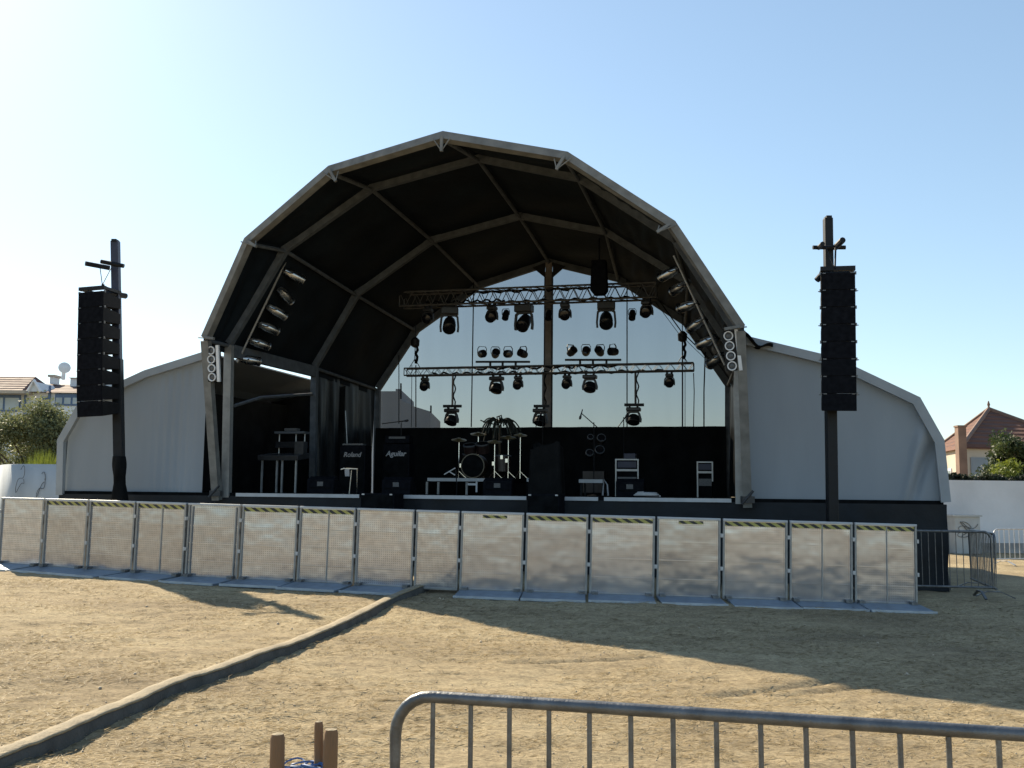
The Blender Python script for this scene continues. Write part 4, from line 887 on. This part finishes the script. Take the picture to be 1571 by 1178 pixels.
mic(614, 4.0, 648, (586, 650), (618, 646), 'microphone stand with a flat boom in front of the far house', 1)
mic(832, 5.6, 640, (822, 655), (828, 640), 'short microphone stand beside the centre post', 1)
mic(957, 5.0, 640, (948, 655), (958, 642), 'microphone stand left of the right dangling lamp', 1)
o = ploc(690, 2.6); o.z = zat(690, 728, 2.6); t = thing('guitar_stand', 'small X-shaped guitar stand catching light at the left of the drum kit', 'stand', Vector((o.x, o.y, DECK)))
LM(o).tb([(-.13, 0, -.0), (.13, 0, .15)], .013).build('leg', white_paint, t); LM(o).tb([(-.02, .01, .07), (.12, .02, -.01)], .013).build('leg', white_paint, t); LM(o).tb([(.12, .03, .16), (.16, .03, -.2), (.16, .03, DECK - o.z)], .012).build('upright', black_metal, t)  # legs coloured white to show the light they catch
# percussion, racks, table
o = ploc(912, 4.6); hz_ = zat(912, 700, 4.6) - DECK; t = thing('percussion_stand', 'stand of small chrome-rimmed drums against the drape right of centre', 'percussion', o)
LM(o).tb([(0, 0, 0), (0, 0, hz_ + .5)], .014).build('stand', black_metal, t)
for x, z, r in ((-.12, .05, .09), (.12, .12, .11), (.16, .4, .1), (-.1, .42, .07)): d = LM(o).lt([(r, -.07), (r, .07)], (x, 0, hz_ + z), (.2, -.8, .5), 18).build('drum', black_gloss, t, True); LM(o).lt([(r + .008, .05), (r + .008, .08), (r - .012, .08)], (x, 0, hz_ + z), (.2, -.8, .5), 18, 0).build('rim', alu_dull, d, True)
LM(o).bx(0, .0, hz_ * .35, .5, .35, .5).build('case', drum_wood, t)
v = 2.6; o = ploc(908, v); zt_ = zat(908, 736, v) - DECK; t = thing('low_table', 'low black table with a pale top edge right of the centre post', 'table', o)
LM(o).bx(0, .3, zt_ - .02, .56, .6, .04).build('tabletop', black_matt, t); LM(o).bx(-.02, -.01, zt_ - .03, .52, .02, .075).build('front_edge', strip_m, t)
for x in (-.24, .24):
    for y in (.04, .56): LM(o).bx(x, y, (zt_ - .04) / 2, .04, .04, zt_ - .04).build('leg', black_metal, t)
LM(o).tb([(.24, -.03, .02), (.27, -.03, zt_ - .0), (.34, -.03, zt_ * .7), (.36, -.02, .02)], .02).build('pale_cloth', strip_m, t)
v = 3.6; o = ploc(819, v); zt2 = zat(819, 733, v) - DECK; t = thing('low_step', 'short step with a pale edge just left of the covered gear', 'step', o); LM(o).bx(0, .2, zt2 / 2 - .02, .36, .4, zt2 - .04).build('step_body', black_matt, t); LM(o).bx(0, -.01, zt2 - .05, .32, .02, .08).build('front_edge', strip_m, t)
def rack(px0, px1, py, v, label, extra):
    u0, u1 = SU(px0, 720, v)[0], SU(px1, 720, v)[0]; o = W((u0 + u1) / 2, v, DECK + .002); wd = u1 - u0; h = zat(px0, py, v) - DECK; t = thing('equipment_rack', label, 'rack', o, 'equipment racks')
    LM(o).bx(0, .25, h / 2, wd - .05, .5, h - .02).build('case', black_matt, t); s = .028
    mb = LM(o)
    for x in (-wd / 2 + s / 2, wd / 2 - s / 2): mb.bx(x, -.01, h * (.5 if x < 0 else .72), s, .03, h * (1 if x < 0 else .55))
    for z in (h - s / 2, h * .70): mb.bx(0, -.012, z, wd - 2 * s, .03, s if z > h * .8 else s * 1.5)
    mb.build('edge', alu_rk, t)
    LM(o).bx(0, -.004, h * .85, wd * .8, .02, h * .16).build('drawer', navy_metal, t); LM(o).bx(0, -.004, h * .42, wd * .8, .02, h * .2).build('drawer', grey_grille, t)
    if extra: LM(o).bx(.05, .2, h + .06, wd * .5, .3, .12).build('top_unit', navy_metal, t, bevel=.01)
alu_rk = M('rack_edging', (0.36, 0.38, 0.39), 0.4, 0.5, 0.2, 8)
rack(944, 980, 704, 2.4, 'pale-edged equipment rack with a small box on top', True); rack(1069, 1094, 708, 2.6, 'narrow equipment rack near the right end of the deck', False)
o = ploc(425, 2.0); t = thing('mixing_desk', 'monitor mixing desk on metal legs in the dark left side bay', 'mixing desk', o); h1 = zat(425, 700, 2.0) - DECK; h2 = zat(425, 662, 2.0) - DECK
LM(o).bx(0, .3, h1, 1.0, .6, .12, .12).build('desk', fix_grey, t, bevel=.01)
for x in (-.42, -.05, .08, .42): LM(o).bx(x, .1, h1 / 2, .04, .04, h1).build('leg', alu_rk, t)
LM(o).bx(.1, .5, h2, .75, .3, .05).build('shelf', alu_dull, t); LM(o).bx(.1, .5, h2 + .07, .3, .2, .06).build('small_unit', grey_grille, t)
for x in (-.22, .2, .42): LM(o).tb([(x, .5, h1), (x, .5, h2)], .016).build('upright', alu_rk, t)
LM(o).bx(.1, .5, (h1 + h2) / 2, .7, .25, .14).build('rack_unit', black_metal, t); LM(o).bx(.4, .35, h1 + .2, .22, .2, .3).build('side_unit', fix_grey, t)
o = ploc(992, .35); mb = LM(o)
mb.tb([(.25 * math.cos(a) * (1 - a * .02), .1 * math.sin(a), .025 + .004 * a) for a in np.linspace(0, 17, 60)], .016); single(mb, 'cable_coil', strip_m, 'pale coil of cable lying at the deck edge in front of the racks', 'cable', base=o)
o = ploc(515, 4.5); mb = LM(o); pts = [SW(503 + i * .2, 632 + i * 6, 4.9) for i in range(8)]
single(MB().tube([SW(530, 630, 5.2), SW(531, 650, 5.2), SW(533, 690, 5.2)], .014, 6), 'chain', alu_rk, 'bright chain hanging against the shiny black side curtain', 'chain', base=SW(533, 690, 5.2))

# ------------------------------------------------------------------ background, right
q0, q1 = P(1380, 737, 29.5), P(1900, 737, 31); zt = P(1500, 737, 30).z
t = thing('boundary_wall', 'long white boundary wall at the right behind the stage', 'wall', (q0.x, q0.y, 0))
mb = MB(); mb.prism([(q0.x, q0.y, -.3), (q1.x, q1.y, -.3), (q1.x, q1.y, zt), (q0.x, q0.y, zt)], (0, .25, 0)); mb.build('masonry', w_wall, t)
mb = MB(); mb.prism([(q0.x, q0.y - .03, -.2), (q1.x, q1.y - .03, -.2), (q1.x, q1.y - .03, .35), (q0.x, q0.y - .03, .35)], (0, .027, 0)); mb.build('stained_base', M('stain', (.33, .32, .31), .9, 0, .4, 1.5), t)
p0, p1 = P(1464, 792, 28.6), P(1506, 850, 28.6); g = float(gz(p0.x, p0.y)); t = thing('utility_box', 'pale grey utility box with scribbled graffiti in front of the white wall', 'utility box', ((p0.x + p1.x) / 2, 28.6, g)); wd = p1.x - p0.x; cx = (p0.x + p1.x) / 2
mb = MB(); mb.box((cx, 28.85, (g + p0.z) / 2), (wd, .5, p0.z - g)); mb.build('box', grey_box_m, t, bevel=.02)
mb = MB(); mb.box((cx, 28.84, p0.z + .02), (wd + .08, .58, .05)); mb.build('lid', grey_box_m, t)
mb = MB()
for k in range(3):
    mb.tube([(cx - .05 + .2 * math.sin(a * (1.3 + k * .4) + k) + .04 * a - .1, 28.585, p0.z - .25 - .12 * k + .10 * math.cos(a * 1.9 + k)) for a in np.linspace(0, 6, 26)], .009, 5)
mb.build('graffiti', ink, t)
def leaf_cloud(n, centers, rad, size, flat=1.0, rng=RNG):
    c = centers[rng.integers(0, len(centers), n)]; d = rng.normal(size=(n, 3)); d /= np.linalg.norm(d, axis=1)[:, None]; d *= rng.random(n)[:, None] ** .45
    r = rad if np.isscalar(rad) else rad[rng.integers(0, len(rad), n)][:, None]
    p = c + d * r * np.array([1, 1, flat]); a = rng.normal(size=(n, 3)); a /= np.linalg.norm(a, axis=1)[:, None]; b = np.cross(a, rng.normal(size=(n, 3))); b /= np.linalg.norm(b, axis=1)[:, None]
    s = size * (.6 + .8 * rng.random(n))[:, None]; co = np.stack([p - a * s, p - b * s * .45, p + a * s, p + b * s * .45], 1).reshape(-1, 3); return co, np.arange(4 * n).reshape(-1, 4)
def tree(name, label, cat, base, h, rx, trunk_h, n, size, mat, ncl=26, group=None, seed=3, zlow=.25):
    r = np.random.default_rng(seed); bx_, by_, bz_ = base; t = thing(name, label, cat, base, group)
    cl = []
    while len(cl) < ncl:
        q = r.uniform(-1, 1, 3)
        if np.linalg.norm(q) < 1 and q[2] > -.85: cl.append([bx_ + q[0] * rx, by_ + q[1] * rx * .8, bz_ + h * (zlow + (1 - zlow) * (.5 + .5 * q[2] * .92))])
    cl = np.array(cl); co, fs = leaf_cloud(n, cl, np.linspace(.22, .46, 5) * rx * .9, size, .8, r)
    top = Vector((bx_, by_, bz_ + h * .55)); mb = MB(); mb.lathe([(.05 * h * .6, -.2), (.03 * h * .6, h * .3), (.012 * h, h * .55)], base, (0, 0, 1), 10)
    for k in range(0, ncl, 2): mb.tube([Vector((bx_, by_, bz_ + h * (.15 + .3 * r.random()))), Vector(cl[k])], .006 * h, 5)
    mb.build('trunk', bark, t, True); o = np_mesh('crown', co - np.array(base), fs, mat); o.parent = t; return t
def gnd(p): return (p.x, p.y, float(gz(p.x, p.y)))
tree('bushy_tree', 'dense green tree in front of the tiled house, at the right edge', 'tree', gnd(P(1578, 730, 40)), P(1560, 655, 40).z, 1.55, 0, 22000, .075, leaf_dark, 30, seed=5)
tree('shrub', 'low leafy shrub on the wall line below the green tree', 'shrub', gnd(P(1548, 730, 36)), P(1540, 704, 36).z, 1.15, 0, 11000, .06, leaf_bright, 22, seed=8)
tree('shrub', 'dull low shrub in front of the sunlit house wall', 'shrub', gnd(P(1478, 730, 36)), P(1470, 716, 36).z, 1.0, 0, 8000, .055, leaf_dark, 20, seed=9)
mb_c = []; a_, b_ = P(1450, 734, 30.2), P(1720, 734, 31); cs = np.array([[a_.x + (b_.x - a_.x) * s, a_.y + (b_.y - a_.y) * s - .05 + .1 * math.sin(40 * s), a_.z - .03 + .06 * math.sin(31 * s)] for s in np.linspace(0, 1, 60)])
co, fs = leaf_cloud(9000, cs, .2, .05, .75); hg = np_mesh('ivy_hedge', co - cs[0], fs, leaf_hedge); hg.location = cs[0]; tag(hg, 'dark strip of ivy growing along the top of the white wall', 'hedge')
def hip_house():
    N_, Lc, Rc = P(1481, 684, 58), P(1436, 682, 66), P(1680, 690, 61); B_ = Lc + Rc - N_; ze = P(1481, 684, 58).z; cs = [Vector((p.x, p.y, 0)) for p in (N_, Rc, B_, Lc)]; ap = P(1517, 628, 64)
    t = thing('tiled_house', 'house with a hipped red tile roof and brick chimney behind the right wall', 'house', (N_.x, N_.y, 0)); ctr = sum(cs, Vector()) / 4
    mb = MB(); mb.prism([c + Z * -.5 for c in cs], (0, 0, ze + .5)); mb.build('wall', cream, t)
    ov = [ctr + (c - ctr) * 1.06 + Z * (ze - .03) for c in cs]; ap = Vector((ap.x, ap.y, ap.z)); mb = MB(); mb.add(ov + [ap] + [p - Z * .12 for p in ov], [(0, 1, 4), (1, 2, 4), (2, 3, 4), (3, 0, 4), (5, 6, 1, 0), (6, 7, 2, 1), (7, 8, 3, 2), (8, 5, 0, 3), (8, 7, 6, 5)]); rf = mb.build('roof', tiles, t)
    MB().lathe([(.10, 0), (.06, .25), (.1, .35), (.03, .6)], ap - Z * .05, (0, 0, 1), 8).build('finial', brick, rf, True)
    for i, j in ((0, 4), (3, 4), (1, 4)):
        p = (ov + [ap])[i]; MB().tube([p + Z * .03, ap + Z * .03], .13, 6).build('ridge', brick, rf)
    c = P(1477, 660, 56.5); ch = MB(); ch.box((c.x, c.y + .3, (c.z + .2) / 2), (.46, .46, c.z + .2)); o = ch.build('chimney', brick, t); mb = MB(); mb.box((c.x, c.y + .3, c.z + .24), (.54, .54, .10)); mb.build('cap', brick, o)
    d = (Lc - N_); d.z = 0; d.normalize(); nrm = Vector((d.y, -d.x, 0)); nrm = nrm if nrm.x < 0 else -nrm
    m_ = N_ + d * 4.3; m_.z = 2.5; mb = MB(); rot = Matrix((d, nrm, Z)).transposed(); mb.box(m_ + nrm * .03, (1.2, .08, 1.9), rot); wn = mb.build('window', white_paint, t); mb = MB(); mb.box(m_ + nrm * .07, (.9, .06, 1.6), rot); mb.build('pane', glass_d, wn)
    d2 = (Rc - N_); d2.z = 0; d2.normalize(); n2 = Vector((d2.y, -d2.x, 0)); n2 = n2 if n2.y < 0 else -n2; rot = Matrix((d2, n2, Z)).transposed(); m2 = N_ + d2 * 1.55; m2.z = 2.2
    mb = MB(); mb.box(m2 + n2 * .04, (2.5, .06, 3.6), rot); mb.build('front_shade_sheet', front_shade_grey, t)  # thin grey sheet over the cream wall, painting in its shade
hip_house()
# house seen dimly through the gauze
YB = 55; pr = [(560, 600), (607, 600), (607, 596.5), (613.5, 596.5), (614, 613), (637, 624), (660, 631), (660, 760), (560, 760)]
ws = [P(a, b, YB) for a, b in pr]; t = thing('distant_house', 'grey house with a sloping roofline seen dimly through the gauze at its left', 'house', (ws[-1].x, YB, 0)); mb = MB(); mb.prism(ws, (0, 8, 0)); mb.build('wall', haze_wall, t)
for a, b, c in ((615, 588, 612), (661, 622, 633)): MB().tube([P(a, b, YB), P(a, c, YB)], .05, 5).build('aerial', black_metal, t)

# ------------------------------------------------------------------ background, left
YA = 85
t = thing('apartment_block', 'long pale apartment block with faded red tile roofs at the far left', 'building', tuple(P(60, 750, YA)[:2]) + (0,))
def X_(px, Y=YA): return P(px, 600, Y).x
def Z_(py, px=60, Y=YA): return P(px, py, Y).z
mb = MB(); mb.prism([(X_(-260), YA, -1), (X_(330), YA, -1), (X_(330), YA, Z_(602)), (X_(-260), YA, Z_(602))], (0, 12, 0)); mb.build('wall', pale_block, t)
mb = MB(); zr_ = Z_(578); ze_ = Z_(602.5)
mb.add([(X_(-262), YA - .5, ze_), (X_(332), YA - .5, ze_), (X_(332), YA + 6, zr_), (X_(-262), YA + 6, zr_), (X_(332), YA + 12.5, ze_), (X_(-262), YA + 12.5, ze_)], [(0, 1, 2, 3), (3, 2, 4, 5), (0, 3, 5), (1, 4, 2), (0, 5, 4, 1)]); rf = mb.build('roof', tiles2, t)
mb = MB(); mb.add([(X_(-262), YA - .2, Z_(601)), (X_(34), YA - .2, Z_(601)), (X_(10), YA + 5, Z_(568)), (X_(-120), YA + 5, Z_(568)), (X_(34), YA + 9, Z_(600))], [(0, 1, 2, 3), (1, 4, 2), (0, 3, 4), (3, 2, 4), (0, 4, 1)]); mb.build('roof', tiles2, t)
mb = MB(); mb.prism([(X_(52), YA - .9, Z_(602)), (X_(70), YA - .9, Z_(602)), (X_(60.5), YA - .9, Z_(587))], (0, 3.5, 0)); gb = mb.build('gable', pale_block, t)
mb = MB(); mb.tube([(X_(51), YA - 1, Z_(602.5)), (X_(60.5), YA - 1, Z_(586)), (X_(71), YA - 1, Z_(602.5))], .14, 6); mb.build('verge', white_paint, gb)
mb = MB(); mb.prism([(X_(75), YA + 4, Z_(585)), (X_(150), YA + 4, Z_(585)), (X_(150), YA + 4, Z_(572)), (X_(75), YA + 4, Z_(572))], (0, 4, 0)); pb_ = mb.build('rooftop_block', pale_block, t); mb = MB(); mb.prism([(X_(74), YA + 3.8, Z_(572)), (X_(151), YA + 3.8, Z_(572)), (X_(151), YA + 3.8, Z_(571)), (X_(74), YA + 3.8, Z_(571))], (0, 4.4, 0)); mb.build('coping', cream, pb_)
for px in (40.5, 77.5): MB().tube([(X_(px), YA - .15, 0), (X_(px), YA - .15, Z_(592 if px > 60 else 603))], .10, 6).build('drain_pipe', pipe_m, t)
def win(px0, px1, py0, py1, nm):
    mb = MB(); x0, x1, z0, z1 = X_(px0), X_(px1), Z_(py1), Z_(py0); mb.box(((x0 + x1) / 2, YA - .05, (z0 + z1) / 2), (x1 - x0, .14, z1 - z0)); f = mb.build('window', pipe_m, t)
    n = nm; ww = (x1 - x0) / n
    for k in range(n): mb = MB(); mb.box((x0 + ww * (k + .5), YA - .13, (z0 + z1) / 2 - .1), (ww - .18, .06, z1 - z0 - .5)); mb.build('pane', pale_glass, f)
pale_glass = M('pale_glass', (.36, .42, .45), .2, 0, .2, .5)
win(86, 125, 603.5, 622, 3); win(64, 75, 609, 624, 1); win(-40, 33, 604.5, 632, 3); win(140, 170, 604, 622, 2)
mb = MB(); mb.box((X_(16), YA - .9, Z_(604)), (X_(33) - X_(-40), 1.6, .25)); mb.build('balcony_roof', cream, t)
pd = P(97, 582, YA - .2)
dish = thing('satellite_dish', 'round satellite dish on a post above the pale apartment roof', 'satellite dish', pd); c = P(99, 564, YA - .2)
MB().lathe([(.02, .12), (.25, .10), (.48, .0), (.5, .0), (.27, .08), (.02, .09)], c, (.45, -.85, .25), 22).build('reflector', white_paint, dish, True); MB().tube([pd, c + Vector((-.1, .1, -.1))], .16, 8).build('post', white_paint, dish)
def chim(px, y0, y1, wpx, lab):
    x0, x1 = X_(px - wpx / 2), X_(px + wpx / 2); mb = MB(); c = thing('chimney_stack', lab, 'chimney', ((x0 + x1) / 2, YA + 5.2, Z_(y1)), 'chimneys on the far left roofs'); mb.box(((x0 + x1) / 2, YA + 5.2, (Z_(y0) + Z_(y1)) / 2), (x1 - x0, 1.2, Z_(y0) - Z_(y1))); mb.build('stack', pale_block, c); mb = MB(); mb.box(((x0 + x1) / 2, YA + 5.2, Z_(y0) + .1), (x1 - x0 + .3, 1.5, .2)); mb.build('cap', cream, c)
chim(40, 569, 580, 6, 'short chimney on the roof left of the satellite dish'); chim(200, 560, 585, 9, 'pale chimney showing just right of the left speaker column'); chim(272, 545, 566, 6, 'small chimney poking above the left canvas wing')
mb = MB(); mb.prism([(X_(187), YA + 3, Z_(590)), (X_(320), YA + 3, Z_(590)), (X_(320), YA + 3, Z_(548)), (X_(258), YA + 3, Z_(551)), (X_(246), YA + 3, Z_(562)), (X_(208), YA + 3, Z_(564)), (X_(187), YA + 3, Z_(570))], (0, 8, 0)); mb.build('upper_storey', tiles2, t)
tree('olive_tree', 'wide dusty olive-green tree at the far left below the apartment block', 'tree', gnd(P(48, 760, 40)), P(50, 618, 40).z - .2, 2.45, 0, 34000, .065, leaf_olive, 40, 'trees at the far left', 21, .12)
tree('olive_tree', 'second olive-green tree half cut by the left edge', 'tree', gnd(P(-50, 760, 43)), P(-40, 655, 43).z, 2.6, 0, 18000, .07, leaf_olive, 30, 'trees at the far left', 22, .12)
r3 = np.random.default_rng(33); bb = gnd(P(68, 740, 32.5)); t = thing('grass_clump', 'bright yellow-green clump of tall blades above the curved wall', 'shrub', bb); cs = []; zt3 = P(68, 684, 32.5).z
n = 1500; x = r3.normal(0, .28, n); y = r3.normal(0, .3, n); L = (zt3 - bb[2]) * (1 - np.clip(x ** 2 * 1.1, 0, .5)) * r3.uniform(.6, 1, n); tip = np.stack([x + r3.normal(0, .22, n) + x * .3, y + r3.normal(0, .2, n), L], 1); base_ = np.stack([x, y, L * .3], 1); sd_ = np.stack([np.full(n, .022), r3.normal(0, .01, n), np.zeros(n)], 1)
co = np.stack([base_ - sd_, base_ + sd_, tip], 1).reshape(-1, 3); o = np_mesh('blades', co, np.arange(3 * n).reshape(-1, 3), leaf_bright); o.parent = t
mb = MB(); pl = [P(10, 730, 38), P(3, 730, 34), P(5, 730, 31.6), P(13, 730, 30.4), P(28, 730, 29.8), P(60, 730, 29.6), P(130, 730, 29.6)]; zt = P(60, 712, 29.6).z
t = thing('curved_wall', 'weathered pale wall with a rounded end at the far left', 'wall', (pl[0].x, pl[0].y, .3)); sp_ = smooth([Vector((p.x, p.y, 0)) for p in pl], 6)
mb.grid(lambda s, q: sp_[int(round(s * (len(sp_) - 1)))] + Z * (-.2 + (zt + .2) * q), len(sp_) - 1, 2); mb.build('masonry', curve_wall, t, True, solid=.22)
mb = MB()
for px, py in ((31, 735), (63, 742)):
    c = P(px, py, 29.45); mb.tube([c + Vector((.12 * math.sin(a * 1.4), 0, .3 * math.cos(a * .9 + px) + .1 * math.sin(a * 3))) for a in np.linspace(0, 6, 24)], .009, 5)
mb.build('graffiti', ink, t)

# ------------------------------------------------------------------ straw and pebbles on the lot
def straw_mat():
    m = foliage('straw', (.34, .27, .16), (.62, .53, .36), (.48, .39, .24)); return m
n = 80000; r4 = np.random.default_rng(5); Y = 2.6 + 13.5 * r4.random(n) ** 1.2; X = (r4.random(n) * 2 - 1) * (Y * .56 + .4); cl = vnoise(X * .9, Y * 1.3, 9) + .7 * vnoise(X * 4, Y * 5, 10) + .5 * r4.random(n); k = cl > .1; X, Y = X[k], Y[k]; n = len(X)
z = gheight(X, Y); th = r4.normal(0, .7, n) + (r4.random(n) > .6) * r4.uniform(0, PI, n); L = r4.uniform(.025, .095, n); up = np.abs(r4.normal(0, .16, n)); wd = r4.uniform(.0007, .0015, n) * (1 + Y * .07)
dv = np.stack([np.cos(th) * L, np.sin(th) * L, up * L], 1); sv = np.stack([-np.sin(th) * wd, np.cos(th) * wd, np.zeros(n)], 1); p = np.stack([X, Y, z + .002], 1); mid = p + dv * .55 + np.array([0, 0, 1]) * (L * .05)[:, None]
co = np.stack([p - sv, p + sv, mid + sv * .8, p + dv, mid - sv * .8], 1).reshape(-1, 3); o = np_mesh('dry_straw', co, np.arange(5 * n).reshape(-1, 5), straw_mat()); tag(o, 'short dry straw strewn over the sandy lot', 'straw', kind='stuff')
n = 420; ty = 2.8 + 12.5 * r4.random(n) ** 1.1; tx = (r4.random(n) * 2 - 1) * (ty * .56 + .4); m = 26; X = np.repeat(tx, m) + r4.normal(0, .035, n * m) * np.repeat(r4.uniform(.6, 2.4, n), m); Y = np.repeat(ty, m) + r4.normal(0, .025, n * m) * np.repeat(r4.uniform(.6, 1.6, n), m); z = gheight(X, Y)
a = r4.uniform(0, 2 * PI, n * m); L = r4.uniform(.012, .05, n * m); w_ = np.stack([np.cos(a + 1.6), np.sin(a + 1.6), 0 * a], 1) * (.0012 + .00008 * Y)[:, None]; p = np.stack([X, Y, z - .002], 1); tip = p + np.stack([np.cos(a) * L * .9, np.sin(a) * L * .9, L * r4.uniform(.3, 1, n * m)], 1)
co = np.stack([p - w_, p + w_, tip], 1).reshape(-1, 3); o = np_mesh('dry_tufts', co, np.arange(3 * n * m).reshape(-1, 3), foliage('dry_tuft', (.16, .13, .085), (.36, .30, .20), (.25, .205, .13))); tag(o, 'small withered grass tufts dotted over the lot', 'grass', kind='stuff')
n = 2600; Y = 2.6 + 12.5 * r4.random(n) ** 1.2; X = (r4.random(n) * 2 - 1) * (Y * .56 + .4); s = r4.uniform(.003, .010, n) * (1 + 1.6 * (r4.random(n) > .97)); z = gheight(X, Y)
oct_ = np.array([[1, 0, 0], [0, 1, 0], [-1, 0, 0], [0, -1, 0], [0, 0, .8], [0, 0, -.8]]); co = (oct_[None] * r4.uniform(.6, 1.3, (n, 6, 1)) * s[:, None, None] + np.stack([X, Y, z + s * .3], 1)[:, None]).reshape(-1, 3)
tri = np.array([[0, 1, 4], [1, 2, 4], [2, 3, 4], [3, 0, 4], [1, 0, 5], [2, 1, 5], [3, 2, 5], [0, 3, 5]]); fs = (np.arange(n)[:, None, None] * 6 + tri[None]).reshape(-1, 3); o = np_mesh('pebbles', co, fs, M('pebble', (.48, .40, .30), .9, 0, .4, 8)); tag(o, 'small pebbles and clods scattered over the lot', 'pebbles', kind='stuff')
